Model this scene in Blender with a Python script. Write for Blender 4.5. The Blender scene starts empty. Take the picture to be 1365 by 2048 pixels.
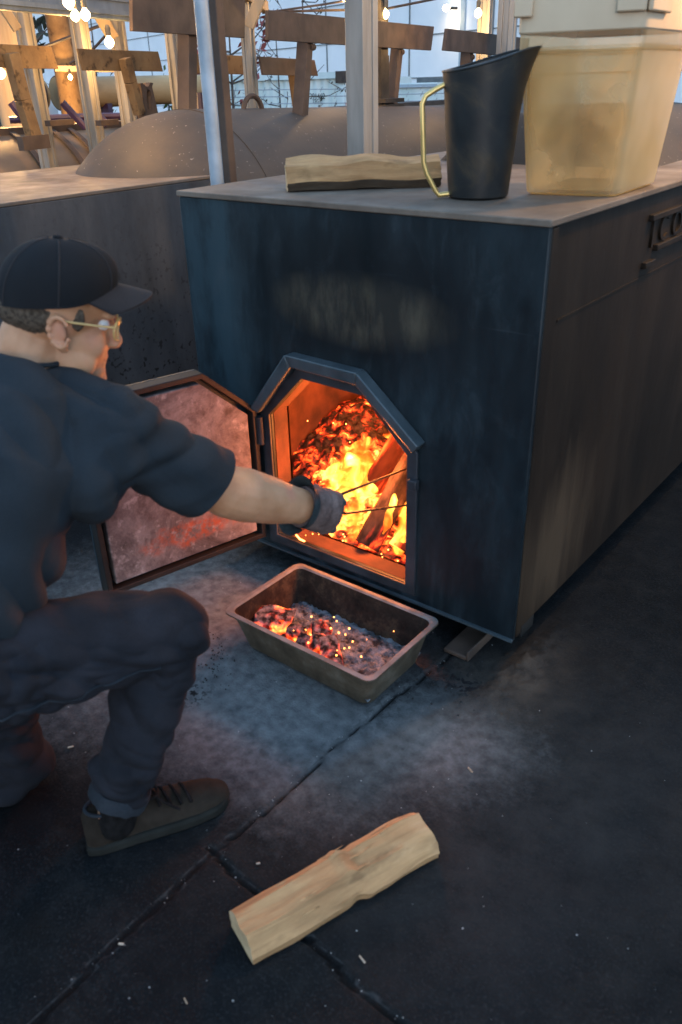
import bpy, bmesh, math, random
import numpy as np
from mathutils import Vector, Matrix, noise
random.seed(7)
rng = np.random.default_rng(7)
scene = bpy.context.scene
C = scene.collection
R_ = math.radians
UP = Vector((0, 0, 1))

# ------------------------------------------------------------------ camera
CAM = np.array([0.7703, -1.6786, 1.4798])
CR = np.array([[0.7843446848, 0.6198022829, -0.0254665555],
               [0.2737960148, -0.3827365137, -0.8823539558],
               [-0.5566319768, 0.6850969940, -0.4698967452]])
F_PX, CX, CY = 1620.25, 682.5, 1024.0
cam_d = bpy.data.cameras.new('camera')
cam = bpy.data.objects.new('camera', cam_d)
C.objects.link(cam)
m3 = Matrix((CR[0], -CR[1], -CR[2])).transposed()
cam.matrix_world = Matrix.Translation(CAM) @ m3.to_4x4()
cam_d.sensor_fit = 'VERTICAL'
cam_d.sensor_height = 36.0
cam_d.sensor_width = 24.0
cam_d.lens = F_PX / 2048 * 36
cam_d.clip_start = 0.05
cam_d.clip_end = 2000
cam_d.dof.use_dof = True
cam_d.dof.focus_distance = 4.3
cam_d.dof.aperture_fstop = 4.5
scene.camera = cam

# ------------------------------------------------------------------ sky, light, exposure
SUN_EL, SUN_AZ = R_(4.0), R_(140.0)
world = bpy.data.worlds.new('World')
scene.world = world
world.use_nodes = True
wn, wl = world.node_tree.nodes, world.node_tree.links
wn.clear()
sky = wn.new('ShaderNodeTexSky')
sky.sky_type = 'NISHITA'
sky.sun_disc = False
sky.sun_elevation = SUN_EL
sky.sun_rotation = SUN_AZ
sky.air_density = 1.4
sky.dust_density = 1.0
sky.ozone_density = 4.0
bg = wn.new('ShaderNodeBackground')
bg.inputs['Strength'].default_value = 0.15
wtc = wn.new('ShaderNodeTexCoord')
wmap = wn.new('ShaderNodeMapping')
wmap.inputs['Scale'].default_value = (1.6, 1.6, 5.0)
wno = wn.new('ShaderNodeTexNoise')
wno.inputs['Scale'].default_value = 2.2
wno.inputs['Detail'].default_value = 5
wcr = wn.new('ShaderNodeValToRGB')
wcr.color_ramp.elements[0].position = 0.38
wcr.color_ramp.elements[1].position = 0.66
wmix = wn.new('ShaderNodeMix')
wmix.data_type = 'RGBA'
wmix.inputs['B'].default_value = (2.7, 4.1, 5.9, 1)     # overcast dusk cloud
wl.new(wtc.outputs['Generated'], wmap.inputs['Vector'])
wl.new(wmap.outputs['Vector'], wno.inputs['Vector'])
wl.new(wno.outputs['Fac'], wcr.inputs['Fac'])
wl.new(wcr.outputs['Color'], wmix.inputs['Factor'])
wl.new(sky.outputs['Color'], wmix.inputs['A'])
wl.new(wmix.outputs['Result'], bg.inputs['Color'])
wo = wn.new('ShaderNodeOutputWorld')
wl.new(bg.outputs['Background'], wo.inputs['Surface'])

sd = bpy.data.lights.new('sun', 'SUN')
sd.energy = 0.22
sd.angle = R_(20)
sd.color = (0.86, 0.93, 1.0)
sun = bpy.data.objects.new('sun', sd)
C.objects.link(sun)
sdir = Vector((math.sin(SUN_AZ) * math.cos(SUN_EL), math.cos(SUN_AZ) * math.cos(SUN_EL), math.sin(SUN_EL)))
sun.rotation_euler = sdir.to_track_quat('Z', 'Y').to_euler()
scene.view_settings.view_transform = 'Standard'
scene.view_settings.look = 'None'
scene.view_settings.exposure = 1.8
scene.view_settings.gamma = 1.0
scene.view_settings.use_curve_mapping = False
scene.cycles.use_denoising = True
scene.cycles.max_bounces = 8
scene.cycles.transparent_max_bounces = 16
scene.cycles.sample_clamp_indirect = 4.0
scene.cycles.caustics_reflective = False
scene.cycles.caustics_refractive = False

# ------------------------------------------------------------------ where a photo ray meets a real plane
def ray(x, y):
    return CR.T @ np.array([(x - CX) / F_PX, (y - CY) / F_PX, 1.0])

def at(x, y, d):
    v = ray(x, y)
    return Vector(CAM + v / np.linalg.norm(v) * d)

def on(x, y, X=None, Y=None, Z=None):
    v = ray(x, y)
    k, t = (0, X) if X is not None else (1, Y) if Y is not None else (2, Z)
    return Vector(CAM + v * (t - CAM[k]) / v[k])

def onpl(x, y, P, n):
    v = ray(x, y); P = np.array(P); n = np.array(n)
    return Vector(CAM + v * ((P - CAM) @ n) / (v @ n))

# ------------------------------------------------------------------ mesh helpers
class MB:
    def __init__(self):
        self.v, self.f, self.m = [], [], []

    def add(self, vs, fs, m=0):
        o = len(self.v)
        self.v += [tuple(p) for p in vs]
        self.f += [tuple(i + o for i in f) for f in fs]
        self.m += [m] * len(fs)

    def hexa(self, p, m=0):        # 4 bottom, 4 top
        self.add(p, [(3, 2, 1, 0), (4, 5, 6, 7), (0, 1, 5, 4), (1, 2, 6, 5), (2, 3, 7, 6), (3, 0, 4, 7)], m)

    def box(self, x0, x1, y0, y1, z0, z1, m=0):
        self.hexa([(x0, y0, z0), (x1, y0, z0), (x1, y1, z0), (x0, y1, z0),
                   (x0, y0, z1), (x1, y0, z1), (x1, y1, z1), (x0, y1, z1)], m)

    def bar(self, p0, p1, w, h, up=(0, 0, 1), m=0):
        p0, p1, up = Vector(p0), Vector(p1), Vector(up)
        d = (p1 - p0).normalized()
        s = d.cross(up)
        if s.length < 1e-5: s = d.cross(Vector((1, 0, 0)))
        s.normalize(); u = s.cross(d).normalized()
        s *= w / 2; u *= h / 2
        self.hexa([p0 - s - u, p0 + s - u, p1 + s - u, p1 - s - u, p0 - s + u, p0 + s + u, p1 + s + u, p1 - s + u], m)

    def tube(self, pts, rad, n=12, cap=True, up=(0, 0, 1), m=0):
        pts = [Vector(p) for p in pts]
        k = len(pts)
        if not hasattr(rad, '__len__'): rad = [rad] * k
        vs, fs = [], []
        ps = None
        for i, p in enumerate(pts):
            t = (pts[min(i + 1, k - 1)] - pts[max(i - 1, 0)]).normalized()
            s = t.cross(Vector(up)) if ps is None else ps - t * ps.dot(t)
            if s.length < 1e-4: s = t.cross(Vector((1, 0.2, 0)))
            s.normalize(); ps = s
            u = s.cross(t)
            r = rad[i]
            rx, ry = (r, r) if not hasattr(r, '__len__') else r
            for j in range(n):
                a = 2 * math.pi * j / n
                vs.append(p + s * (rx * math.cos(a)) + u * (ry * math.sin(a)))
        for i in range(k - 1):
            for j in range(n):
                a, b = i * n + j, i * n + (j + 1) % n
                fs.append((a, b, b + n, a + n))
        if cap:
            fs.append(tuple(range(n - 1, -1, -1)))
            fs.append(tuple((k - 1) * n + j for j in range(n)))
        self.add(vs, fs, m)

    def ell(self, c, r, rot=None, nu=16, nv=10, m=0):
        c = Vector(c)
        if not hasattr(r, '__len__'): r = (r, r, r)
        vs, fs = [], []
        for i in range(nv + 1):
            th = math.pi * i / nv
            for j in range(nu):
                ph = 2 * math.pi * j / nu
                p = Vector((r[0] * math.sin(th) * math.cos(ph), r[1] * math.sin(th) * math.sin(ph), r[2] * math.cos(th)))
                if rot: p = rot @ p
                vs.append(c + p)
        for i in range(nv):
            for j in range(nu):
                a, b = i * nu + j, i * nu + (j + 1) % nu
                fs.append((a, a + nu, b + nu, b))
        self.add(vs, fs, m)

    def prism(self, poly, vec, m=0):
        n = len(poly); vec = Vector(vec)
        a = [Vector(p) for p in poly]
        self.add(a + [p + vec for p in a],
                 [tuple(range(n - 1, -1, -1)), tuple(range(n, 2 * n))] +
                 [(i, (i + 1) % n, (i + 1) % n + n, i + n) for i in range(n)], m)

    def ring(self, outer, inner, vec, m=0, closed=True):
        n = len(outer)
        for i in range(n if closed else n - 1):
            j = (i + 1) % n
            a = [Vector(outer[i]), Vector(outer[j]), Vector(inner[j]), Vector(inner[i])]
            v = Vector(vec)
            b = [p + v for p in a]
            fs = [(3, 2, 1, 0), (4, 5, 6, 7), (0, 1, 5, 4), (2, 3, 7, 6)]
            if not closed and i == 0: fs.append((3, 0, 4, 7))
            if not closed and i == n - 2: fs.append((1, 2, 6, 5))
            self.add(a + b, fs, m)

    def mesh(self, name, mats, smooth=True, merge=True):
        me = bpy.data.meshes.new(name)
        me.from_pydata(self.v, [], self.f)
        for mt in (mats if isinstance(mats, (list, tuple)) else [mats]):
            me.materials.append(mt)
        if any(self.m): me.polygons.foreach_set('material_index', self.m)
        bm = bmesh.new(); bm.from_mesh(me)
        if merge: bmesh.ops.remove_doubles(bm, verts=bm.verts, dist=1e-5)
        bmesh.ops.recalc_face_normals(bm, faces=bm.faces)
        bm.to_mesh(me); bm.free()
        if smooth:
            me.shade_smooth()
            me.set_sharp_from_angle(angle=R_(38))
        return me

    def obj(self, name, mats, parent=None, bevel=0.0, smooth=True):
        return link(name, self.mesh(name, mats, smooth), parent, bevel)

def link(name, me, parent=None, bevel=0.0):
    o = bpy.data.objects.new(name, me)
    C.objects.link(o)
    if parent: o.parent = parent; o.matrix_parent_inverse = PINV(parent)
    if bevel:
        b = o.modifiers.new('bevel', 'BEVEL'); b.width = bevel; b.segments = 2; b.limit_method = 'ANGLE'
        b.angle_limit = R_(40)
    return o

WORLD = {}
def PINV(p):
    m = Matrix.Identity(4)
    q = p
    chain = []
    while q: chain.append(q); q = q.parent
    for q in reversed(chain): m = m @ q.matrix_parent_inverse @ q.matrix_basis
    return m.inverted()

def empty(name, loc, label, cat, group=None):
    o = bpy.data.objects.new(name, None)
    o.empty_display_size = 0.1
    C.objects.link(o)
    o.location = loc
    return tag(o, label, cat, group)

def tag(o, label, cat, group=None):
    o['label'] = label; o['category'] = cat
    if group: o['group'] = group
    return o

def kind(o, k, label=None):
    o['kind'] = k
    if label: o['label'] = label
    return o

def remesh(mb, voxel, it=6, fac=0.5):
    me = mb.mesh('tmp', [], smooth=False, merge=False)
    o = bpy.data.objects.new('tmp', me); C.objects.link(o)
    r = o.modifiers.new('r', 'REMESH'); r.mode = 'VOXEL'; r.voxel_size = voxel
    if it:
        s = o.modifiers.new('s', 'SMOOTH'); s.factor = fac; s.iterations = it
    dg = bpy.context.evaluated_depsgraph_get(); dg.update()
    out = bpy.data.meshes.new_from_object(o.evaluated_get(dg))
    bpy.data.objects.remove(o); bpy.data.meshes.remove(me)
    return out

def displace(me, fn):
    n = len(me.vertices)
    co = np.empty(n * 3); me.vertices.foreach_get('co', co)
    no = np.empty(n * 3); me.vertex_normals.foreach_get('vector', no)
    co = co.reshape(-1, 3); no = no.reshape(-1, 3)
    d = np.array([fn(Vector(p), Vector(q)) for p, q in zip(co, no)])
    co += no * d[:, None]
    me.vertices.foreach_set('co', co.ravel()); me.update()

def skin_obj(name, me, mat, parent):
    me.materials.clear(); me.materials.append(mat); me.name = name
    me.shade_smooth()
    return link(name, me, parent)

def capsule(mb, p0, p1, r0, r1, n=14):
    mb.tube([p0, p1], [r0, r1], n); mb.ell(p0, r0, nu=n, nv=8); mb.ell(p1, r1, nu=n, nv=8)

# ------------------------------------------------------------------ materials
def lin(h):
    return tuple(((c / 255) / 12.92 if c / 255 <= 0.04045 else ((c / 255 + 0.055) / 1.055) ** 2.4) for c in h)

class Mat:
    def __init__(self, name, rough=0.6, metal=0.0, spec=0.5):
        self.mat = bpy.data.materials.new(name); self.mat.use_nodes = True
        self.nt = self.mat.node_tree; self.N = self.nt.nodes; self.L = self.nt.links
        self.b = self.N['Principled BSDF']
        self.b.inputs['Roughness'].default_value = rough
        self.b.inputs['Metallic'].default_value = metal
        self.b.inputs['Specular IOR Level'].default_value = spec
        self.tc = self.N.new('ShaderNodeTexCoord')

    def noise(self, scale, stretch=(1, 1, 1), detail=5, rough=0.55, coord='Object', dist=0.0, rot=(0, 0, 0)):
        mp = self.N.new('ShaderNodeMapping'); mp.inputs['Scale'].default_value = stretch
        mp.inputs['Rotation'].default_value = rot
        n = self.N.new('ShaderNodeTexNoise')
        n.inputs['Scale'].default_value = scale; n.inputs['Detail'].default_value = detail
        n.inputs['Roughness'].default_value = rough; n.inputs['Distortion'].default_value = dist
        self.L.new(self.tc.outputs[coord], mp.inputs['Vector']); self.L.new(mp.outputs['Vector'], n.inputs['Vector'])
        return n.outputs['Fac']

    def ramp(self, fac, stops):
        r = self.N.new('ShaderNodeValToRGB'); e = r.color_ramp.elements
        while len(e) < len(stops): e.new(0.5)
        for el, (p, c) in zip(e, stops):
            el.position = p
            el.color = (c, c, c, 1) if not hasattr(c, '__len__') else (*c, 1)
        self.L.new(fac, r.inputs['Fac'])
        return r.outputs['Color']

    def mix(self, fac, a, b, blend='MIX'):
        x = self.N.new('ShaderNodeMix'); x.data_type = 'RGBA'; x.blend_type = blend
        for s, v in (('Factor', fac), ('A', a), ('B', b)):
            if isinstance(v, (int, float)): x.inputs[s].default_value = v if s == 'Factor' else (v, v, v, 1)
            elif isinstance(v, tuple): x.inputs[s].default_value = (*v, 1)
            else: self.L.new(v, x.inputs[s])
        return x.outputs['Result']

    def math(self, op, a, b=0.0, clamp=False):
        x = self.N.new('ShaderNodeMath'); x.operation = op; x.use_clamp = clamp
        for i, v in enumerate((a, b)):
            if isinstance(v, (int, float)): x.inputs[i].default_value = v
            else: self.L.new(v, x.inputs[i])
        return x.outputs[0]

    def attr(self, name):
        a = self.N.new('ShaderNodeAttribute'); a.attribute_name = name
        return a.outputs['Fac']

    def coord(self, axis, src='Object'):
        s = self.N.new('ShaderNodeSeparateXYZ'); self.L.new(self.tc.outputs[src], s.inputs[0])
        return s.outputs[axis]

    def gauss(self, c, s, src='Object'):        # soft blob around c with widths s
        mp = self.N.new('ShaderNodeMapping')
        mp.inputs['Location'].default_value = tuple(-a / b for a, b in zip(c, s))
        mp.inputs['Scale'].default_value = tuple(1 / b for b in s)
        self.L.new(self.tc.outputs[src], mp.inputs['Vector'])
        l = self.N.new('ShaderNodeVectorMath'); l.operation = 'LENGTH'
        self.L.new(mp.outputs['Vector'], l.inputs[0])
        return l.outputs['Value']

    def color(self, c):
        if isinstance(c, tuple): self.b.inputs['Base Color'].default_value = (*c, 1)
        else: self.L.new(c, self.b.inputs['Base Color'])
        return self

    def rough(self, c):
        self.L.new(c, self.b.inputs['Roughness']); return self

    def bump(self, h, strength=0.3, dist=0.01):
        b = self.N.new('ShaderNodeBump'); b.inputs['Strength'].default_value = strength
        b.inputs['Distance'].default_value = dist
        self.L.new(h, b.inputs['Height']); self.L.new(b.outputs['Normal'], self.b.inputs['Normal'])
        return self

    def emit(self, c, s):
        if isinstance(c, tuple): self.b.inputs['Emission Color'].default_value = (*c, 1)
        else: self.L.new(c, self.b.inputs['Emission Color'])
        if isinstance(s, (int, float)): self.b.inputs['Emission Strength'].default_value = s
        else: self.L.new(s, self.b.inputs['Emission Strength'])
        return self

def simple(name, c1, c2, scale=6, rough=0.6, metal=0.0, bump=0.15, stretch=(1, 1, 1), spec=0.5, lo=0.35, hi=0.68, detail=6, bd=0.004):
    m = Mat(name, rough, metal, spec)
    n = m.noise(scale, stretch, detail)
    m.color(m.ramp(n, [(lo, c1), (hi, c2)]))
    if bump: m.bump(m.noise(scale * 4, stretch, 4), bump, bd)
    return m.mat

# front plate: blue-black mill steel, pale washed streaks low down, a heat-burnt patch over the door ringed by soot
m = Mat('front_steel', 0.5, 0.1, 0.3)
st = m.noise(7, (1.0, 1.0, 0.09), 6, 0.6)
cl = m.noise(2.2, (1, 1, 1), 5)
c = m.ramp(cl, [(0.3, (0.006448, 0.01284, 0.01714)), (0.7, (0.01828, 0.03061, 0.03808))])
low = m.ramp(m.coord('Z'), [(0.1, 1.0), (0.45, 0.15), (0.9, 0.0)])
stk = m.ramp(st, [(0.48, 0.0), (0.68, 1.0)])
c = m.mix(m.math('MULTIPLY', stk, m.math('ADD', m.math('MULTIPLY', low, 0.75), 0.22)), c, (0.05107, 0.07656, 0.0952))
lft = m.ramp(m.math('ADD', m.coord('X'), m.math('MULTIPLY', m.math('SUBTRACT', st, 0.5), 0.35)), [(0.0, 0.0), (1.0, 0.0)])
edge = m.ramp(m.math('ADD', m.math('MULTIPLY', m.coord('X'), -1.0), m.math('MULTIPLY', m.math('SUBTRACT', st, 0.5), 0.5)), [(0.82, 0.0), (1.0, 0.6)])
c = m.mix(edge, c, (0.02956, 0.05677, 0.0714))
wob = m.math('MULTIPLY', m.math('SUBTRACT', m.noise(5, detail=4), 0.5), 0.55)
soot = m.ramp(m.math('ADD', m.gauss((-0.50, 0, 0.97), (0.52, 9, 0.25)), wob), [(0.45, 0.85), (1.0, 0.0)])
c = m.mix(soot, c, (0.002688, 0.003703, 0.004522))
tan = m.ramp(m.math('ADD', m.gauss((-0.52, 0, 0.945), (0.33, 9, 0.105)), m.math('MULTIPLY', wob, 0.75)), [(0.50, 1.0), (1.15, 0.0)])
c = m.mix(m.math('MULTIPLY', tan, 0.85), c, (0.088, 0.076, 0.053))
sm_ = m.ramp(m.noise(11, (1, 1, 0.55), 8, 0.72, dist=1.2), [(0.52, 0.0), (0.72, 1.0)])
c = m.mix(m.math('MULTIPLY', sm_, 0.45), c, (0.04031, 0.05677, 0.06664))
dk = m.ramp(m.noise(3.4, (1.6, 1, 0.5), 6, 0.7), [(0.42, 1.0), (0.58, 0.0)])
c = m.mix(m.math('MULTIPLY', dk, 0.75), c, (0.003225, 0.00543, 0.007616))
sc_ = m.ramp(m.noise(34, (0.05, 1, 1), 3, rot=(0, 0.5, 0)), [(0.70, 0.0), (0.76, 1.0)])
c = m.mix(m.math('MULTIPLY', sc_, 0.25), c, (0.05913, 0.07405, 0.08092))
m.color(c)
m.rough(m.ramp(m.noise(9, (1, 1, 0.3)), [(0.3, 0.34), (0.7, 0.6)]))
m.bump(m.noise(30, (1, 1, 0.4), 5), 0.12, 0.003)
M_FRONT = m.mat

m = Mat('side_steel', 0.62, 0.0, 0.22)
st = m.noise(5, (1, 1.6, 0.16), 7, 0.65)
c = m.ramp(m.noise(3, (1, 1, 0.6), 6), [(0.3, (0.005599, 0.00337, 0.001866)), (0.7, (0.0196, 0.0114, 0.006345))])
wz = m.ramp(m.math('ADD', m.gauss((0, 0.22, 0.30), (5, 0.30, 0.30)), m.math('MULTIPLY', m.math('SUBTRACT', st, 0.5), 2.2)), [(0.2, 1.0), (0.95, 0.0)])
c = m.mix(m.math('MULTIPLY', wz, 0.85), c, (0.06648, 0.04406, 0.02613))
c = m.mix(m.math('MULTIPLY', m.ramp(st, [(0.5, 0.0), (0.66, 1.0)]), 0.3), c, (0.03149, 0.02074, 0.01306))
m.color(c); m.bump(m.noise(24, (1, 1, 0.5), 6), 0.25, 0.004)
M_SIDE = m.mat

m = Mat('top_steel', 0.7, 0.0, 0.2)
c = m.ramp(m.noise(4, (1, 1, 1), 7, 0.65), [(0.3, (0.08088, 0.06196, 0.04845)), (0.55, (0.1428, 0.1138, 0.09025)), (0.75, (0.219, 0.1778, 0.142))])
m.color(c); m.rough(m.ramp(m.noise(11), [(0.3, 0.55), (0.7, 0.8)]))
M_TOP = m.mat

m = Mat('left_box_steel', 0.65, 0.0, 0.25)
c = m.ramp(m.noise(4, (1, 1, 0.35), 7, 0.65), [(0.25, (0.02176, 0.02516, 0.02924)), (0.55, (0.051, 0.05576, 0.06256)), (0.8, (0.085, 0.085, 0.08704))])
sp = m.ramp(m.noise(38, detail=3), [(0.60, 0.0), (0.66, 1.0)])
zz = m.ramp(m.coord('Z'), [(0.25, 1.0), (0.95, 0.12)])
c = m.mix(m.math('MULTIPLY', sp, zz), c, (0.00816, 0.00816, 0.00884))
m.color(c); m.bump(m.noise(40, detail=4), 0.25, 0.004)
M_LBOX = m.mat

m = Mat('tank_steel', 0.66, 0.1, 0.35)
c = m.ramp(m.noise(2.5, (1, 0.6, 1), 7, 0.65), [(0.25, (0.0307, 0.02713, 0.02453)), (0.6, (0.05702, 0.04427, 0.03448)), (0.85, (0.09503, 0.0664, 0.04243))])
c = m.mix(m.ramp(m.noise(55, detail=2), [(0.70, 0.0), (0.74, 0.6)]), c, (0.307, 0.2642, 0.2188))
m.color(c); m.bump(m.noise(22, (1, 2, 1), 6), 0.2, 0.004)
M_TANK = m.mat

def rusty(name, c1, c2, sc):
    m = Mat(name, 0.75, 0.1, 0.3)
    c = m.ramp(m.noise(sc, detail=7, rough=0.65), [(0.32, c1), (0.68, c2)])
    c = m.mix(m.math('MULTIPLY', m.ramp(m.noise(sc * 3.2, detail=4), [(0.57, 0.0), (0.66, 1.0)]), 0.75), c, tuple(k * 0.35 for k in c1))
    m.color(c); m.bump(m.noise(sc * 8, detail=5), 0.3, 0.004)
    return m.mat
M_RUST = rusty('rusted_plate', (0.105, 0.060, 0.028), (0.22, 0.14, 0.066), 5)
M_RUSTD_SHADE = simple('dark_rust_and_shade', (0.04, 0.0264, 0.02), (0.084, 0.056, 0.04), 7, 0.75, 0.1, 0.25)  # dark rust of small parts; backlit plates' shade is put into it too
M_TANK2 = simple('brown_tank_steel', (0.10, 0.066, 0.04), (0.20, 0.14, 0.085), 3, 0.6, 0.2, 0.2, (1, 0.6, 1))
M_TANK3 = simple('tan_tank_steel', (0.26, 0.165, 0.075), (0.46, 0.31, 0.15), 3, 0.65, 0.1, 0.2, (1, 0.5, 1))
M_PURPLE = simple('purple_paint', (0.030, 0.016, 0.036), (0.065, 0.028, 0.078), 6, 0.5)
M_GALV = simple('galvanised_steel', (0.2604, 0.306, 0.3478), (0.3844, 0.442, 0.4958), 9, 0.6, 0.25, 0.08)
M_GALVD = simple('weathered_galvanised_steel', (0.186, 0.1827, 0.1728), (0.31, 0.3024, 0.2816), 12, 0.5, 0.4, 0.1, (1, 1, 0.2))
M_BEAM = simple('blue_grey_beam', (0.10, 0.13, 0.165), (0.19, 0.23, 0.27), 9, 0.5, 0.3, 0.1, (1, 1, 0.3))
M_POST = simple('pale_channel_steel', (0.1728, 0.1584, 0.1332), (0.3024, 0.2808, 0.2448), 14, 0.5, 0.15, 0.1, (1, 1, 0.15))
M_TIMBER = simple('pale_timber', (0.238, 0.1736, 0.105), (0.35, 0.2666, 0.17), 12, 0.7, 0, 0.2, (1, 1, 0.08))
M_LINT = simple('rusted_lining', (0.045, 0.018, 0.010), (0.13, 0.045, 0.022), 9, 0.9, 0, 0.4)
M_DARK = simple('black_iron', (0.015, 0.014, 0.013), (0.045, 0.038, 0.032), 14, 0.55, 0.4, 0.2)
M_HOOD = simple('door_hood_steel', (0.02984, 0.04641, 0.05635), (0.07625, 0.1028, 0.1193), 8, 0.5, 0.2, 0.12, (1, 1, 0.5))
M_JAMB = simple('jamb_steel', (0.0144, 0.0176, 0.0224), (0.04, 0.0464, 0.0576), 10, 0.55, 0.2, 0.15)
M_RIM = simple('door_rim_steel', (0.0042, 0.0035, 0.00315), (0.0182, 0.014, 0.0105), 9, 0.7, 0.1, 0.15)

m = Mat('door_liner', 0.75, 0.0, 0.3)
c = m.ramp(m.noise(6, detail=9, rough=0.78, dist=0.5), [(0.34, (0.0495, 0.0378, 0.036)), (0.5, (0.153, 0.126, 0.1215)), (0.68, (0.27, 0.234, 0.225))])
ash = m.ramp(m.noise(26, detail=6, rough=0.7), [(0.55, 0.0), (0.68, 1.0)])
c = m.mix(m.math('MULTIPLY', ash, 0.7), c, (0.378, 0.342, 0.333))
c = m.mix(m.math('MULTIPLY', m.ramp(m.noise(15, detail=7, rough=0.7), [(0.52, 0), (0.68, 1)]), 0.75), c, (0.045, 0.0315, 0.027))
rw = m.math('MULTIPLY', m.math('SUBTRACT', m.noise(14, detail=5), 0.5), 1.6)
rust = m.ramp(m.math('ADD', m.gauss((-0.955, -0.28, 0.265), (0.18, 0.18, 0.0495)), rw), [(0.5, 1.0), (1.0, 0.0)])  # red-orange patch low on the liner, broken up by noise
c = m.mix(m.math('MULTIPLY', m.math('MULTIPLY', rust, m.ramp(m.noise(33, detail=6, rough=0.75), [(0.42, 0.0), (0.62, 1.0)])), 0.9), c, (0.378, 0.0765, 0.027))
m.color(c); m.bump(m.noise(40, detail=6), 0.4, 0.004)
M_LINER = m.mat

# ground: patched asphalt with ash swept over it, attributes carry ash and the joints
m = Mat('asphalt', 0.85, 0, 0.12)
c = m.ramp(m.noise(3.0, detail=6), [(0.3, (0.001641, 0.002478, 0.003411)), (0.7, (0.00386, 0.005574, 0.007417))])
c = m.mix(m.ramp(m.noise(150, detail=5, rough=0.7), [(0.52, 0.0), (0.70, 0.85)]), c, (0.02585, 0.02828, 0.02985))
c = m.mix(m.ramp(m.noise(14, detail=9, rough=0.8, dist=0.4), [(0.47, 0.0), (0.66, 0.75)]), c, (0.01293, 0.01414, 0.01493))
c = m.mix(m.ramp(m.noise(5, detail=7, rough=0.7), [(0.50, 0.0), (0.64, 0.6)]), c, (0.002585, 0.003193, 0.003852))
c = m.mix(m.math('MULTIPLY', m.attr('dust'), m.ramp(m.noise(9, detail=9, rough=0.8), [(0.35, 0.25), (0.65, 1.0)])), c, (0.02394, 0.02471, 0.02475))
ap = m.math('ADD', m.attr('ash'), m.math('ADD', m.math('MULTIPLY', m.math('SUBTRACT', m.noise(5, detail=9, rough=0.75), 0.5), 0.42), m.math('ADD', m.math('MULTIPLY', m.math('SUBTRACT', m.noise(30, detail=9, rough=0.8), 0.5), 0.50), m.math('MULTIPLY', m.math('SUBTRACT', m.noise(170, detail=3), 0.5), 0.18))))
ashf = m.math('MULTIPLY', m.ramp(ap, [(0.15, 0.0), (1.1, 0.9)]), m.ramp(m.attr('ash'), [(0.0, 0.0), (0.2, 1.0)]))
ashc = m.ramp(m.noise(30, detail=6), [(0.3, (0.085, 0.092, 0.097)), (0.7, (0.185, 0.198, 0.205))])
c = m.mix(ashf, c, ashc)
c = m.mix(m.math('MULTIPLY', m.attr('sand'), m.ramp(m.noise(16, detail=7), [(0.35, 0.3), (0.65, 1.0)])), c, (0.0525, 0.0434, 0.035))
c = m.mix(m.math('MULTIPLY', m.attr('soot'), m.ramp(m.noise(60, detail=3), [(0.5, 0.0), (0.58, 1.0)])), c, (0.010, 0.010, 0.011))
c = m.mix(m.math('MULTIPLY', m.ramp(m.attr('crack'), [(0.0, 0.0), (0.10, 0.7), (0.35, 0.0)]), m.ramp(m.noise(40, detail=6), [(0.4, 0.0), (0.6, 1.0)])), c, (0.045, 0.047, 0.048))
c = m.mix(m.ramp(m.attr('crack'), [(0.25, 0.0), (0.8, 0.8)]), c, (0.004, 0.004, 0.0045))
m.color(c)
m.bump(m.math('ADD', m.noise(160, detail=3), m.math('MULTIPLY', m.noise(18, detail=5), 1.2)), 0.5, 0.006)
m.rough(m.ramp(m.noise(6), [(0.3, 0.75), (0.7, 0.95)]))
M_GROUND = m.mat

# firewood
def wood(name, c1, c2, c3, axis_scale=(0.1, 1, 1)):
    m = Mat(name, 0.8, 0, 0.25)
    g = m.noise(55, axis_scale, 5, 0.6, dist=0.6)
    c = m.ramp(m.noise(7, (0.5, 1, 1), 6, 0.65), [(0.3, c1), (0.55, c2), (0.75, c3)])
    c = m.mix(m.math('MULTIPLY', m.ramp(m.noise(13, (0.55, 1, 1), 4), [(0.60, 0.0), (0.70, 1.0)]), 0.55), c, tuple(k * 0.45 for k in c1))
    c = m.mix(m.math('MULTIPLY', m.ramp(m.gauss((0.25, -0.01, 0.06), (0.03, 0.03, 0.05)), [(0.3, 1.0), (1.0, 0.0)]), 0.5), c, tuple(k * 0.5 for k in c1))
    c = m.mix(0.75, c, m.ramp(g, [(0.3, 0.55), (0.6, 1.0)]), 'MULTIPLY')
    m.color(c); m.bump(g, 0.55, 0.006)
    return m.mat
M_WOOD = wood('split_firewood', (0.30, 0.165, 0.075), (0.44, 0.265, 0.125), (0.54, 0.355, 0.19))
M_BARK = wood('dark_bark', (0.035, 0.026, 0.018), (0.07, 0.05, 0.033), (0.11, 0.08, 0.055))
M_ENDG = simple('end_grain', (0.36, 0.25, 0.13), (0.52, 0.38, 0.22), 40, 0.85)

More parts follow.
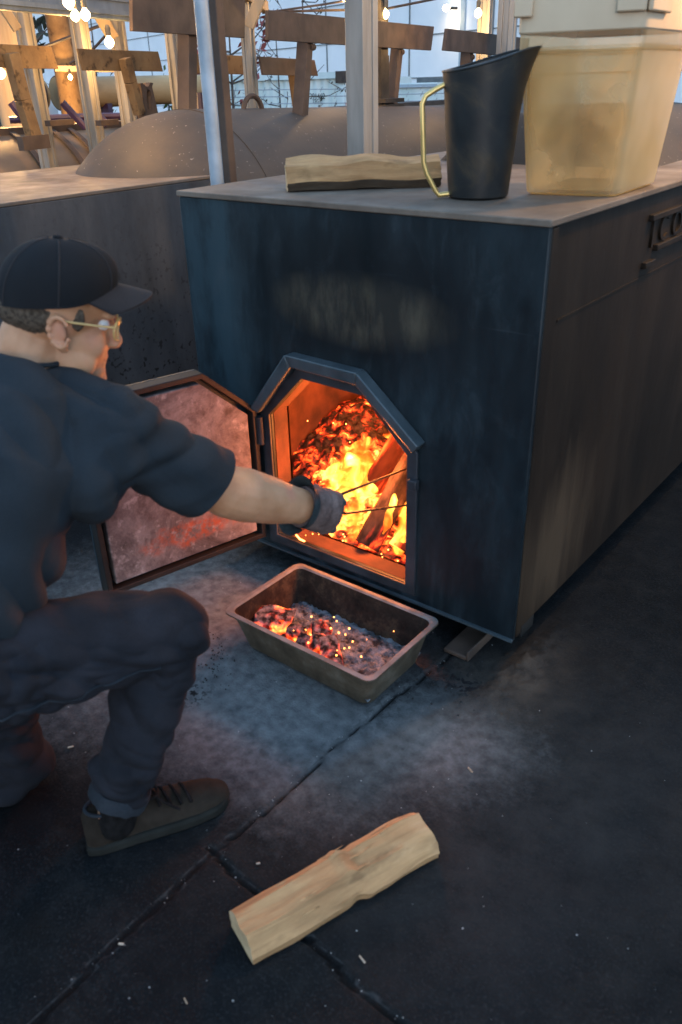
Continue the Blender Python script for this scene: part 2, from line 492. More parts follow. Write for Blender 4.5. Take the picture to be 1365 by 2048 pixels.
# embers and fire
def ember(name, scale, core, strength, base=(0.012, 0.009, 0.009), lo=0.46, stretch=(1, 1, 1), light=(0.07, 0.05, 0.048)):
    m = Mat(name, 0.9, 0, 0.2)
    n = m.noise(scale, stretch, 5, 0.6, dist=0.4)
    n2 = m.noise(scale * 0.35, stretch, 3)
    t = m.math('ADD', m.math('MULTIPLY', n, 0.6), m.math('MULTIPLY', n2, 0.4))
    if core:                                    # hottest where the fire sits
        t = m.math('ADD', t, m.ramp(m.gauss(core[0], core[1]), [(0.0, 0.16), (1.0, 0.0)]))
    m.color(m.ramp(m.noise(scale * 1.6, stretch, 4), [(0.4, base), (0.7, light)]))
    m.emit(m.ramp(t, [(lo, (0, 0, 0)), (lo + 0.06, (0.35, 0.012, 0.003)), (lo + 0.12, (1.0, 0.09, 0.012)), (lo + 0.2, (1.0, 0.36, 0.06))]),
           m.math('MULTIPLY', m.ramp(t, [(lo, 0.0), (lo + 0.2, 1.0)]), strength))
    m.bump(n, 0.8, 0.01)
    return m.mat
M_EMBER = ember('ember_bed', 30, ((-0.72, 0.28, 0.22), (0.36, 0.38, 0.34)), 1.8, lo=0.48)
M_CHAR = ember('charred_log', 26, 0, 1.6, lo=0.53, stretch=(1, 1, 0.35), base=(0.010, 0.007, 0.008), light=(0.05, 0.034, 0.036))
M_GLOWLOG = ember('glowing_log', 17, 0, 1.25, lo=0.43, stretch=(1, 1, 0.3), base=(0.03, 0.008, 0.006), light=(0.06, 0.018, 0.012))
M_COAL = ember('glowing_coal', 28, 0, 1.2, lo=0.45, light=(0.32, 0.25, 0.24))
m = Mat('spark', 0.5); m.color((0.1, 0.02, 0.0)); m.emit((1.0, 0.25, 0.05), 4.0); M_SPARK = m.mat
M_ASH = simple('wood_ash', (0.008, 0.011, 0.015), (0.24, 0.27, 0.30), 34, 0.95, 0, 0.9, bd=0.012, lo=0.36, hi=0.62)

def flame_mat():
    mt = bpy.data.materials.new('flame'); mt.use_nodes = True
    N, L = mt.node_tree.nodes, mt.node_tree.links
    N.clear()
    tc = N.new('ShaderNodeTexCoord')
    mp = N.new('ShaderNodeMapping'); mp.inputs['Scale'].default_value = (1, 1, 0.45)
    no = N.new('ShaderNodeTexNoise'); no.inputs['Scale'].default_value = 11; no.inputs['Detail'].default_value = 3
    no.inputs['Distortion'].default_value = 1.2
    L.new(tc.outputs['Object'], mp.inputs['Vector']); L.new(mp.outputs['Vector'], no.inputs['Vector'])
    lw = N.new('ShaderNodeLayerWeight'); lw.inputs['Blend'].default_value = 0.5
    at_ = N.new('ShaderNodeAttribute'); at_.attribute_name = 'heat'
    def mth(op, a, b, cl=False):
        x = N.new('ShaderNodeMath'); x.operation = op; x.use_clamp = cl
        for i, v in enumerate((a, b)):
            if isinstance(v, (int, float)): x.inputs[i].default_value = v
            else: L.new(v, x.inputs[i])
        return x.outputs[0]
    fac = mth('SUBTRACT', 1.0, lw.outputs['Facing'])
    t = mth('ADD', mth('MULTIPLY', fac, 0.5), mth('MULTIPLY', at_.outputs['Fac'], 0.52))
    t = mth('ADD', t, mth('MULTIPLY', mth('SUBTRACT', no.outputs['Fac'], 0.5), 1.0), True)
    cr = N.new('ShaderNodeValToRGB'); e = cr.color_ramp.elements
    for _ in range(3): e.new(0.5)
    for el, (p, cc) in zip(e, [(0.15, (0.9, 0.05, 0.004)), (0.38, (1.0, 0.20, 0.015)), (0.55, (1.0, 0.48, 0.06)), (0.72, (1.0, 0.72, 0.20)), (0.95, (1.0, 0.88, 0.5))]):
        el.position = p; el.color = (*cc, 1)
    L.new(t, cr.inputs['Fac'])
    em = N.new('ShaderNodeEmission'); L.new(cr.outputs['Color'], em.inputs['Color'])
    L.new(mth('ADD', mth('MULTIPLY', t, 2.6), 0.1), em.inputs['Strength'])
    tr = N.new('ShaderNodeBsdfTransparent')
    al = N.new('ShaderNodeValToRGB'); al.color_ramp.elements[0].position = 0.18; al.color_ramp.elements[1].position = 0.72
    L.new(t, al.inputs['Fac'])
    mx = N.new('ShaderNodeMixShader'); L.new(al.outputs['Color'], mx.inputs['Fac'])
    L.new(tr.outputs[0], mx.inputs[1]); L.new(em.outputs[0], mx.inputs[2])
    o = N.new('ShaderNodeOutputMaterial'); L.new(mx.outputs[0], o.inputs['Surface'])
    return mt
M_FLAME = flame_mat()

# person
m = Mat('skin', 0.55, 0, 0.35)
m.color(m.ramp(m.noise(14, detail=5), [(0.3, (0.3816, 0.1813, 0.09)), (0.6, (0.4876, 0.2548, 0.1395)), (0.8, (0.4982, 0.2107, 0.126))]))
m.b.inputs['Subsurface Weight'].default_value = 0.12
m.b.inputs['Subsurface Radius'].default_value = (0.02, 0.008, 0.004)
m.bump(m.noise(150, detail=3), 0.12, 0.002)
M_SKIN = m.mat
def cloth(name, c1, c2, weave=420, rough=0.9, mottling=6):
    m = Mat(name, rough, 0, 0.2)
    m.color(m.mix(0.35, m.ramp(m.noise(mottling, detail=5), [(0.3, c1), (0.7, c2)]), m.ramp(m.noise(weave, detail=1), [(0.35, 0.5), (0.65, 1.0)]), 'MULTIPLY'))
    m.b.inputs['Sheen Weight'].default_value = 0.0
    m.bump(m.noise(weave, detail=1), 0.25, 0.002)
    return m.mat
M_SHIRT = cloth('charcoal_jersey', (0.01322, 0.0183, 0.02338), (0.02236, 0.02948, 0.0366))
M_JEANS = cloth('dark_denim', (0.007301, 0.008393, 0.01165), (0.02044, 0.0219, 0.02877), 300, mottling=9)
M_HEM = cloth('frayed_hem', (0.008032, 0.0116, 0.01606), (0.02901, 0.0357, 0.04462), 200)
M_CAP = cloth('black_cap_cloth', (0.00612, 0.0068, 0.00816), (0.01156, 0.01224, 0.01428), 500)
M_BRIM = cloth('brim_cloth', (0.018, 0.016, 0.017), (0.032, 0.029, 0.030), 500)
M_GLOVE = cloth('knit_glove', (0.085, 0.056, 0.050), (0.19, 0.135, 0.122), 180, mottling=22)
M_GLOVED = cloth('glove_palm', (0.020, 0.028, 0.031), (0.06, 0.075, 0.08), 180, mottling=22)
M_HAIR = simple('short_hair', (0.045, 0.034, 0.025), (0.13, 0.10, 0.075), 160, 0.85, 0, 0.6, spec=0.1)
M_SHOE = simple('worn_suede', (0.01432, 0.01107, 0.00825), (0.03181, 0.02508, 0.01925), 16, 0.95, 0, 0.3, spec=0.08)
M_SOLE = simple('shoe_sole', (0.01165, 0.01238, 0.01092), (0.0233, 0.02402, 0.0211), 12, 0.9, 0, 0.2, spec=0.1)
M_LACE = simple('black_lace', (0.007, 0.007, 0.007), (0.0154, 0.014, 0.014), 60, 0.95, spec=0.05)
M_FRAME = Mat('amber_frame', 0.25); M_FRAME.color((0.55, 0.36, 0.14)); M_FRAME = M_FRAME.mat
M_MOUTH = simple('lip_crease', (0.10, 0.035, 0.03), (0.14, 0.05, 0.04), 20, 0.7, 0, 0)
M_EYE = simple('eye_white', (0.7, 0.68, 0.65), (0.75, 0.73, 0.7), 5, 0.2, 0, 0)
def glass(name, col, a=0.88):
    mt = bpy.data.materials.new(name); mt.use_nodes = True
    N, L = mt.node_tree.nodes, mt.node_tree.links
    b = N['Principled BSDF']; b.inputs['Roughness'].default_value = 0.05
    b.inputs['Base Color'].default_value = (*col, 1)
    tr = N.new('ShaderNodeBsdfTransparent'); mx = N.new('ShaderNodeMixShader'); mx.inputs['Fac'].default_value = 1 - a
    L.new(tr.outputs[0], mx.inputs[1]); L.new(b.outputs[0], mx.inputs[2]); L.new(mx.outputs[0], N['Material Output'].inputs['Surface'])
    return mt
M_LENS = glass('clear_lens', (0.6, 0.6, 0.6))

# plastic tub: cloudy polycarbonate, scattering and letting light through
def tub_mat():
    m = Mat('cloudy_plastic', 0.16, 0, 0.5)
    cl = m.noise(5, detail=2, rough=0.5)
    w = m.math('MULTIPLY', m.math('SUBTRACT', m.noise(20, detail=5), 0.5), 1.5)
    dark_refl = m.ramp(m.math('ADD', m.gauss((-0.12, 0.36, 1.345), (0.095, 0.14, 0.125)), w), [(0.35, 1.0), (1.15, 0.0)])  # grey blot painted in for the dark reflection on the front face
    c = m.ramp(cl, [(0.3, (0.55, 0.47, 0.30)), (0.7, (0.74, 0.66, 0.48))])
    c = m.mix(m.math('MULTIPLY', dark_refl, 0.85), c, (0.13, 0.14, 0.13))
    m.color(c)
    m.bump(m.noise(60, detail=3), 0.05, 0.002)
    tl = m.N.new('ShaderNodeBsdfTranslucent')
    m.L.new(m.mix(m.math('MULTIPLY', dark_refl, 0.8), (0.85, 0.66, 0.33), (0.30, 0.29, 0.24)), tl.inputs['Color'])
    tr = m.N.new('ShaderNodeBsdfTransparent'); tr.inputs['Color'].default_value = (0.97, 0.93, 0.82, 1)
    a = m.N.new('ShaderNodeMixShader'); a.inputs['Fac'].default_value = 0.5
    m.L.new(m.b.outputs[0], a.inputs[1]); m.L.new(tl.outputs[0], a.inputs[2])
    lw = m.N.new('ShaderNodeLayerWeight'); lw.inputs['Blend'].default_value = 0.35
    b = m.N.new('ShaderNodeMixShader')
    m.L.new(m.math('MULTIPLY', m.math('SUBTRACT', 1.0, lw.outputs['Facing']), m.ramp(cl, [(0.35, 0.75), (0.65, 0.58)])), b.inputs['Fac'])
    m.L.new(a.outputs[0], b.inputs[1]); m.L.new(tr.outputs[0], b.inputs[2])
    m.L.new(b.outputs[0], m.N['Material Output'].inputs['Surface'])
    return m.mat
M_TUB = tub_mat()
M_LID = simple('cream_plastic_lid', (0.52, 0.40, 0.27), (0.62, 0.49, 0.34), 5, 0.55, 0, 0.05, spec=0.25)
M_TUBRIM = simple('tub_rim', (0.16, 0.15, 0.11), (0.26, 0.24, 0.175), 8, 0.6, 0, 0.05, spec=0.2)
M_PITCH = Mat('tarnished_pitcher', 0.5, 0.25, 0.5)
c = M_PITCH.ramp(M_PITCH.noise(9, detail=8, rough=0.7, dist=0.8), [(0.35, (0.0068, 0.00935, 0.0119)), (0.55, (0.017, 0.01785, 0.01785)), (0.72, (0.0527, 0.03995, 0.0255))])
M_PITCH.color(c); M_PITCH.rough(M_PITCH.ramp(M_PITCH.noise(8), [(0.3, 0.3), (0.7, 0.6)])); M_PITCH = M_PITCH.mat
M_BRASS = Mat('brass_handle', 0.35, 0.7); M_BRASS.color((0.62, 0.45, 0.17)); M_BRASS = M_BRASS.mat
M_PAN = Mat('stained_pan_steel', 0.75, 0.0, 0.25)
c = M_PAN.ramp(M_PAN.noise(11, detail=8, rough=0.72), [(0.28, (0.0252, 0.0189, 0.0126)), (0.5, (0.0765, 0.063, 0.0432)), (0.72, (0.144, 0.1305, 0.1035))])
M_PAN.color(c); M_PAN.bump(M_PAN.noise(30, detail=5), 0.15, 0.003); M_PAN = M_PAN.mat
M_PANRIM = simple('worn_pan_rim', (0.09, 0.09375, 0.09), (0.195, 0.2025, 0.195), 14, 0.75, 0.0, 0.2)
M_PANIN = Mat('burnt_pan_inside', 0.85, 0, 0.15)
c = M_PANIN.ramp(M_PANIN.noise(12, detail=9, rough=0.75), [(0.3, (0.006, 0.004, 0.0035)), (0.5, (0.028, 0.018, 0.013)), (0.66, (0.085, 0.055, 0.032))])
M_PANIN.color(c); M_PANIN.bump(M_PANIN.noise(40, detail=5), 0.4, 0.004); M_PANIN = M_PANIN.mat
M_WALL = simple('white_wall_panel', (0.78, 0.80, 0.82), (0.88, 0.89, 0.90), 0.5, 0.8, 0, 0)
M_WALLD = simple('wall_dark_grey', (0.10, 0.12, 0.13), (0.16, 0.18, 0.19), 3, 0.8, 0, 0)  # dark grey of the panel joints, downpipes and loading door
M_PIL = simple('blue_grey_pilaster', (0.28, 0.36, 0.42), (0.36, 0.44, 0.5), 2, 0.7, 0, 0)
M_CONT = simple('container_paint', (0.52, 0.62, 0.61), (0.70, 0.76, 0.75), 2, 0.65, 0, 0.1, (1, 1, 0.2))
M_PRINT = simple('black_stencil', (0.02, 0.02, 0.02), (0.04, 0.04, 0.04), 8, 0.8, 0, 0)
M_SIGNRED = simple('red_print', (0.45, 0.04, 0.05), (0.55, 0.06, 0.07), 8, 0.7, 0, 0)
M_SIGNWHITE = simple('white_sign', (0.7, 0.7, 0.7), (0.8, 0.8, 0.8), 4, 0.6, 0, 0)
M_TRUNK = simple('thin_trunk', (0.05, 0.04, 0.035), (0.12, 0.10, 0.085), 12, 0.9)
M_LEAFG = simple('green_leaf', (0.035, 0.07, 0.02), (0.12, 0.15, 0.04), 3, 0.7, 0, 0)
M_LEAFR = simple('red_leaf', (0.10, 0.02, 0.025), (0.24, 0.055, 0.05), 3, 0.7, 0, 0)
M_LEAFD = simple('dark_leaf', (0.02, 0.028, 0.02), (0.05, 0.06, 0.04), 3, 0.7, 0, 0)
M_CABLE = simple('cable_rubber', (0.02, 0.017, 0.016), (0.05, 0.035, 0.03), 30, 0.6)
M_CHIP = simple('wood_chip', (0.26, 0.20, 0.13), (0.42, 0.36, 0.28), 20, 0.85)
M_SPECK = simple('pale_speck', (0.16, 0.17, 0.17), (0.34, 0.34, 0.33), 30, 0.9)
M_CRUMB = simple('black_crumb', (0.008, 0.008, 0.008), (0.02, 0.02, 0.02), 30, 0.9)
M_WINGL = Mat('dark_window', 0.1, 0, 0.5); M_WINGL.color((0.02, 0.04, 0.05)); M_WINGL = M_WINGL.mat
m = Mat('bulb_glow', 0.3); m.color((1, 0.8, 0.5)); m.emit((1.0, 0.68, 0.30), 6.0); M_BULB = m.mat
m = Mat('floodlight_lens', 0.3); m.color((1, 0.9, 0.7)); m.emit((1.0, 0.83, 0.58), 9.0); M_FLOOD = m.mat
M_SOCK = simple('bulb_socket', (0.10, 0.075, 0.05), (0.2, 0.16, 0.1), 20, 0.6)

# ================================================================== GROUND (one sheet to the horizon)
def axis(lo, hi, step, far):
    a = list(np.arange(lo, hi + 1e-6, step))
    s = step; x = hi
    while x < far:
        s *= 1.22; x += s; a.append(x)
    s = step; x = lo
    while x > -far:
        s *= 1.22; x -= s; a.insert(0, x)
    return np.array(a)
gx, gy = axis(-1.5, 0.75, 0.009, 600), axis(-1.65, 0.35, 0.009, 600)
GX, GY = np.meshgrid(gx, gy)
def polyl(px): return [np.array(on(x, y, Z=0))[:2] for x, y in px]
cracks = [polyl([(1010, 1230), (735, 1437), (655, 1505), (560, 1600), (432, 1700), (300, 1825), (200, 1915), (75, 2045), (20, 2110)]),
          polyl([(420, 1690), (470, 1750), (560, 1830), (630, 1892), (700, 1965), (760, 2010), (860, 2090)])]
def seg_d(px, py, a, b):
    d = b - a; t = np.clip(((px - a[0]) * d[0] + (py - a[1]) * d[1]) / (d @ d), 0, 1)
    return np.hypot(px - a[0] - t * d[0], py - a[1] - t * d[1])
near = (GX > -1.7) & (GX < 1.0) & (GY > -1.9) & (GY < 0.5)
nx, ny = GX[near], GY[near]
def vnoise(x, y, s, z=0.0):
    return np.array([noise.noise((a * s, b * s, z)) for a, b in zip(x, y)])
wx, wy = nx + 0.007 * vnoise(nx, ny, 9) + 0.003 * vnoise(nx, ny, 45), ny + 0.010 * vnoise(nx, ny, 9, 5.0) + 0.006 * vnoise(nx, ny, 45, 7.)
dc = np.full(nx.shape, 9.0)
for pl in cracks:
    for a, b in zip(pl[:-1], pl[1:]): dc = np.minimum(dc, seg_d(wx, wy, a, b))
wid = 0.0095 + 0.004 * vnoise(nx, ny, 14, 3.0)
wid = wid * np.where(ny > -0.75, 0.50, 0.68)
crk = np.clip(1 - dc / np.maximum(wid, 0.003), 0, 1)
Z = np.zeros_like(GX)
D = np.hypot(GX + 2, GY)
Z = -1.0 * np.clip((np.hypot(GX - 0.77, GY + 1.68) - 9) / 5, 0, 1)
fine = 0.0035 * vnoise(nx, ny, 5, 2.0) + 0.0012 * vnoise(nx, ny, 40, 9.0)
Z[near] += fine - 0.015 * np.sqrt(crk)
def blob2(cx, cy, sx, sy, ang=0):
    c_, s_ = math.cos(ang), math.sin(ang)
    u = ((nx - cx) * c_ + (ny - cy) * s_) / sx; v = (-(nx - cx) * s_ + (ny - cy) * c_) / sy
    return np.exp(-(u * u + v * v))
ash = np.clip(0.90 * blob2(-0.56, -0.36, 0.40, 0.34) + 0.90 * blob2(-0.95, -0.22, 0.45, 0.35) + 0.62 * blob2(0.0, -0.32, 0.22, 0.16, 0.35) +
              0.38 * blob2(-0.35, -0.62, 0.40, 0.22) + 0.5 * blob2(-1.15, -0.7, 0.45, 0.4), 0, 1)
dust = np.clip(1.0 * blob2(0.25, -0.30, 0.40, 0.45) + 0.6 * blob2(-0.1, -0.7, 0.5, 0.3), 0, 1)
lump = 0.035 * np.clip(blob2(0.015, 0.05, 0.05, 0.20), 0, 1)
sand = np.clip(blob2(0.03, -0.01, 0.12, 0.20) * 1.0 + blob2(-0.12, -0.06, 0.12, 0.06) * 0.6, 0, 1)
soot = np.clip(blob2(-0.66, -0.60, 0.06, 0.07) + blob2(-0.07, -0.12, 0.07, 0.05) + 0.6 * blob2(-0.2, -0.2, 0.1, 0.3), 0, 1)
Z[near] += np.clip(lump, 0, 0.05) * (0.6 + 0.35 * vnoise(nx, ny, 18, 4.0) + 0.5 * vnoise(nx, ny, 60, 4.0) + 0.3 * vnoise(nx, ny, 130, 4.0))
full = lambda a: (lambda o: (o.__setitem__(near, a), o)[1])(np.zeros_like(GX))
verts = np.stack([GX.ravel(), GY.ravel(), Z.ravel()], 1)
ny_, nx_ = GX.shape
ii, jj = np.meshgrid(np.arange(ny_ - 1), np.arange(nx_ - 1), indexing='ij')
a0 = (ii * nx_ + jj).ravel()
faces = np.stack([a0, a0 + 1, a0 + nx_ + 1, a0 + nx_], 1)
me = bpy.data.meshes.new('ground')
me.vertices.add(len(verts)); me.vertices.foreach_set('co', verts.ravel())
me.loops.add(faces.size); me.loops.foreach_set('vertex_index', faces.ravel())
me.polygons.add(len(faces)); me.polygons.foreach_set('loop_start', np.arange(0, faces.size, 4))
me.update(calc_edges=True); me.validate()
for nm, ar in (('ash', ash), ('sand', sand), ('soot', soot), ('dust', dust), ('crack', np.clip(crk * 2, 0, 1))):
    at_ = me.attributes.new(nm, 'FLOAT', 'POINT'); at_.data.foreach_set('value', full(ar).ravel())
me.materials.append(M_GROUND); me.shade_smooth()
ground = kind(link('ground', me), 'structure', 'dark asphalt yard with grey ash around the fire and cracked joints')

# ================================================================== WHITE WAREHOUSE far behind
def hdir(vx):                                   # horizontal direction that vanishes at photo column vx
    v = ray(vx, 227 - 0.0288 * (vx + 1601)); v[2] = 0
    return Vector(v).normalized()
wd = hdir(-420)
wp = on(1000, 172, Z=1.4); wp = at(1000, 168, 34); wp.z = -1.0
wn_ = Vector((-wd.y, wd.x, 0))
if wn_.dot(Vector(CAM) - wp) < 0: wn_ = -wn_
def wpt(x, y, off=0.0):
    return onpl(x, y, wp + wn_ * off, wn_)
ware = empty('warehouse', wp, 'long white warehouse with panel joints beyond the smokers', 'warehouse')
mb = MB()
L0, L1, WH = 150, -30, 13.0
mb.hexa([wp + wd * L1, wp + wd * L0, wp + wd * L0 - wn_ * 20, wp + wd * L1 - wn_ * 20] +
        [p + Vector((0, 0, WH)) for p in (wp + wd * L1, wp + wd * L0, wp + wd * L0 - wn_ * 20, wp + wd * L1 - wn_ * 20)])
mb.obj('wall', M_WALL, ware)
mb = MB()
mb.bar(wp + wd * L1 + wn_ * 0.1 + Vector((0, 0, WH)), wp + wd * L0 + wn_ * 0.1 + Vector((0, 0, WH)), 0.7, 0.5)
mb.obj('parapet', M_PIL, ware)
for zz_ in (1.9, 3.4, 4.9, 6.4, 7.9):
    mb = MB(); mb.bar(wp + wd * L1 + wn_ * 0.01 + Vector((0, 0, zz_ + 0.6)), wp + wd * 60 + wn_ * 0.01 + Vector((0, 0, zz_ + 0.6)), 0.05, 0.035)
    mb.obj('panel_joint', M_WALLD, ware)
for px in (820, 925, 985, 1030, 655, 300):
    p = wpt(px, 100); mb = MB()
    w_ = 0.28 if px == 925 else 0.035
    mb.bar(Vector((p.x, p.y, -1)) + wn_ * 0.02, Vector((p.x, p.y, WH - 1.2)) + wn_ * 0.02, w_, 0.06, wn_)
    mb.obj('downpipe' if px != 925 else 'pilaster', M_PIL if px == 925 else M_WALLD, ware)
# dock opening with a window
a, b_ = wpt(836, 156, 0.03), wpt(1080, 156, 0.03)
mb = MB(); mb.hexa([Vector((a.x, a.y, -1)), Vector((b_.x, b_.y, -1)), Vector((b_.x, b_.y, -1)) + wn_ * 0.05, Vector((a.x, a.y, -1)) + wn_ * 0.05,
                    a, b_, b_ + wn_ * 0.05, a + wn_ * 0.05])
mb.obj('loading_door', M_WALLD, ware)
for px0 in (842, 861):
    a, b_ = wpt(px0, 190, 0.12), wpt(px0 + 17, 212, 0.12)
    mb = MB(); f0 = MB()
    for t in (0, 0.5, 1):
        z_ = a.z + (b_.z - a.z) * t
        f0.bar(Vector((a.x, a.y, z_)), Vector((b_.x, b_.y, z_)), 0.06, 0.06)
    for p in (a, b_): f0.bar(Vector((p.x, p.y, a.z)), Vector((p.x, p.y, b_.z)), 0.06, 0.06, wn_)
    fo = f0.obj('window', M_WALL, ware)
    mb.hexa([Vector((a.x, a.y, b_.z)), Vector((b_.x, b_.y, b_.z)), Vector((b_.x, b_.y, b_.z)) - wn_ * .03, Vector((a.x, a.y, b_.z)) - wn_ * .03,
             Vector((a.x, a.y, a.z)), Vector((b_.x, b_.y, a.z)), Vector((b_.x, b_.y, a.z)) - wn_ * .03, Vector((a.x, a.y, a.z)) - wn_ * .03])
    mb.obj('pane', M_WINGL, fo)
# wall floodlight
fp = wpt(893, 16, 0.5)
fl = empty('wall_floodlight', fp, 'small lit floodlight glowing on the white warehouse wall', 'floodlight')
mb = MB(); mb.bar(fp - wn_ * 0.5, fp, 0.08, 0.08); mb.obj('bracket', M_DARK, fl)
mb = MB(); mb.ell(fp, (0.13, 0.13, 0.11)); mb.obj('lens', M_FLOOD, fl)
ld = bpy.data.lights.new('flood_lamp', 'SPOT'); ld.energy = 10; ld.color = (1.0, 0.72, 0.42); ld.spot_size = R_(165); ld.spot_blend = 1.0; ld.shadow_soft_size = 0.1
lo_ = bpy.data.objects.new('lamp', ld); C.objects.link(lo_); lo_.parent = fl; lo_.matrix_parent_inverse = PINV(fl)
lo_.location = fp + wn_ * 0.1 + Vector((0, 0, -0.2)); lo_.rotation_euler = (-(-wn_ * 0.9 + Vector((0, 0, -1)))).to_track_quat('Z', 'Y').to_euler()

# ================================================================== SHIPPING CONTAINER
cd = hdir(-1250)                                 # its long side
c0 = at(688, 172, 19.0); c0.z = -1.0
cn = Vector((-cd.y, cd.x, 0))
if cn.dot(Vector(CAM) - c0) < 0: cn = -cn
# the long side runs left from the corner post, the door end runs right
cont = empty('shipping_container', c0, 'white rust-streaked shipping container with stencilled numbers behind the smokers', 'shipping container')
ctop = at(688, 153, 19.0).z
mb = MB()
n_c = 26; Lc = 6.0
pts = []
for i in range(n_c * 4 + 1):
    ph = i % 4
    t = i / (n_c * 4) * Lc
    off = 0.0 if ph in (0, 1) else -0.05
    pts.append((t + 0.1, off))
for (t0, o0), (t1, o1) in zip(pts[:-1], pts[1:]):
    p, q = c0 + cd * t0 + cn * o0, c0 + cd * t1 + cn * o1
    mb.add([p, q, q + Vector((0, 0, ctop + 1)), p + Vector((0, 0, ctop + 1))], [(0, 1, 2, 3)])
q = c0 + cd * 0.1 - cn * 0.06; mb.hexa([q, q + cd * Lc, q + cd * Lc - cn * 2.3, q - cn * 2.3] + [p + Vector((0, 0, ctop + 0.97)) for p in (q, q + cd * Lc, q + cd * Lc - cn * 2.3, q - cn * 2.3)])
mb.obj('corrugated_side', M_CONT, cont, smooth=False)
mb = MB(); mb.bar(c0 + cd * 0.0 + Vector((0, 0, ctop + 1.03)), c0 + cd * (Lc + .1) + Vector((0, 0, ctop + 1.03)), 0.12, 0.12); mb.obj('top_rail', M_CONT, cont)
mb = MB(); mb.bar(c0, c0 + Vector((0, 0, ctop + 1.0)), 0.17, 0.17, cn); mb.obj('corner_post', M_CONT, cont)
mb = MB(); mb.bar(c0 + Vector((0, 0, ctop + 0.88)), c0 + Vector((0, 0, ctop + 1.1)), 0.24, 0.24, cn); mb.obj('corner_casting', M_RUSTD_SHADE, cont)
ed = -cd
mb = MB(); mb.hexa([c0 + ed * 0.09 - cn * 0.02, c0 + ed * 2.4 - cn * 0.02, c0 + ed * 2.4 - cn * 0.3, c0 + ed * 0.09 - cn * 0.3] +
                   [p + Vector((0, 0, ctop + 0.85)) for p in (c0 + ed * 0.09 - cn * 0.02, c0 + ed * 2.4 - cn * 0.02, c0 + ed * 2.4 - cn * 0.3, c0 + ed * 0.09 - cn * 0.3)])
mb.obj('end_panel', M_CONT, cont)
for dz in (0.80, 0.45):
    mb = MB(); mb.bar(c0 + ed * 0.09 + Vector((0, 0, ctop + dz)), c0 + ed * 2.4 + Vector((0, 0, ctop + dz)), 0.05, 0.06); mb.obj('lock_bar', M_PIL, cont)
def text(s, size, loc, xdir, ydir, mat, parent, name='serial_number', ext=0.002):
    cu = bpy.data.curves.new(name, 'FONT'); cu.body = s; cu.size = size; cu.extrude = ext; cu.align_x = 'CENTER'; cu.align_y = 'CENTER'
    o = bpy.data.objects.new(name, cu); C.objects.link(o)
    xd = Vector(xdir).normalized(); zd = xd.cross(Vector(ydir)).normalized(); yd = zd.cross(xd)
    mw = Matrix((xd, yd, zd)).transposed().to_4x4(); mw.translation = Vector(loc)
    dg = bpy.context.evaluated_depsgraph_get(); dg.update()
    me = bpy.data.meshes.new_from_object(o.evaluated_get(dg)); bpy.data.objects.remove(o)
    me.transform(mw); me.materials.clear(); me.materials.append(mat)
    return link(name, me, parent)
zc0 = c0 + cn * 0.02
p1 = onpl(635, 193, zc0, cn); text('391462', 0.155, p1, -cd, (0, 0, 1), M_PRINT, cont)
p1 = onpl(634, 203, zc0, cn); text('22G1', 0.115, p1, -cd, (0, 0, 1), M_PRINT, cont, 'size_code')
p1 = onpl(690, 213, zc0 + cn * .02, cn); text('OO', 0.2, p1, -cd, (0, 0, 1), M_SIGNRED, cont, 'graffiti')

# ================================================================== TREES AND SHRUBS
def tree(name, label, x, y0, y1, d, lean, leafmat, nleaf, spread, lsize, nbr=10, trunk=0.035, group=None, bottom=-1.0, crown_lo=0.35):
    base = at(x, y0, d); top = at(x + lean, y1, d); base = Vector((base.x, base.y, bottom))
    t = empty(name, base, label, 'tree', group)
    mb = MB(); lf = MB()
    mb.tube([base, base.lerp(top, 0.5) + Vector((0.03, 0, 0)), top], [trunk, trunk * 0.7, 0.006], 6)
    tips = []
    for i in range(nbr):
        s = random.uniform(crown_lo, 0.97); p = base.lerp(top, s)
        a = random.uniform(0, 6.28); l = spread * random.uniform(0.5, 1.0)
        q = p + Vector((math.cos(a) * l, math.sin(a) * l, random.uniform(0.15, 0.9) * l))
        k = p.lerp(q, 0.5) + Vector((0, 0, -0.1 * l))
        mb.tube([p, k, q], [trunk * 0.35, trunk * 0.22, 0.004], 4); tips.append((p, k, q))
        for _ in range(3):
            f0 = k.lerp(q, random.random()); dv = Vector((random.uniform(-1, 1), random.uniform(-1, 1), random.uniform(-0.2, 1))) * l * 0.35
            mb.tube([f0, f0 + dv], [0.007, 0.003], 4); tips.append((f0, f0 + dv * .5, f0 + dv))
    for i in range(nleaf):
        p, k, q = random.choice(tips); c = k.lerp(q, random.random()) + Vector((random.gauss(0, 1), random.gauss(0, 1), random.gauss(0, 1))) * lsize * 0.8
        n = Vector((random.gauss(0, 1), random.gauss(0, 1), random.gauss(0, 1))).normalized(); u = n.orthogonal().normalized(); v = n.cross(u)
        L = lsize * random.uniform(0.6, 1.2)
        lf.add([c - u * L, c + v * L * .45 + n * L * .1, c + u * L, c - v * L * .45], [(0, 1, 2, 3)])
    mb.obj('trunk', M_TRUNK, t); kind(lf.obj('crown', leafmat, t, smooth=False), 'stuff')
    return t
tree('young_tree', 'bare young tree with few leaves behind the wide rust plate', 607, 240, -160, 12, -8, M_LEAFD, 90, 0.8, 0.028, 7, 0.022, 'young trees by the warehouse')
tree('young_tree', 'slender green-leaved sapling seen beside the hanging bulbs', 183, 240, 12, 13, -4, M_LEAFG, 70, 0.45, 0.07, 12, 0.03, 'young trees by the warehouse')
tree('young_tree', 'bare bushy sapling behind the narrow rust plate', 560, 240, 40, 13, -10, M_LEAFD, 50, 0.6, 0.028, 8, 0.022, 'young trees by the warehouse')
tree('red_tree', 'small tree with dark red leaves behind the round steel post', 452, 240, 20, 10, 4, M_LEAFR, 230, 0.75, 0.055, 12, 0.03)
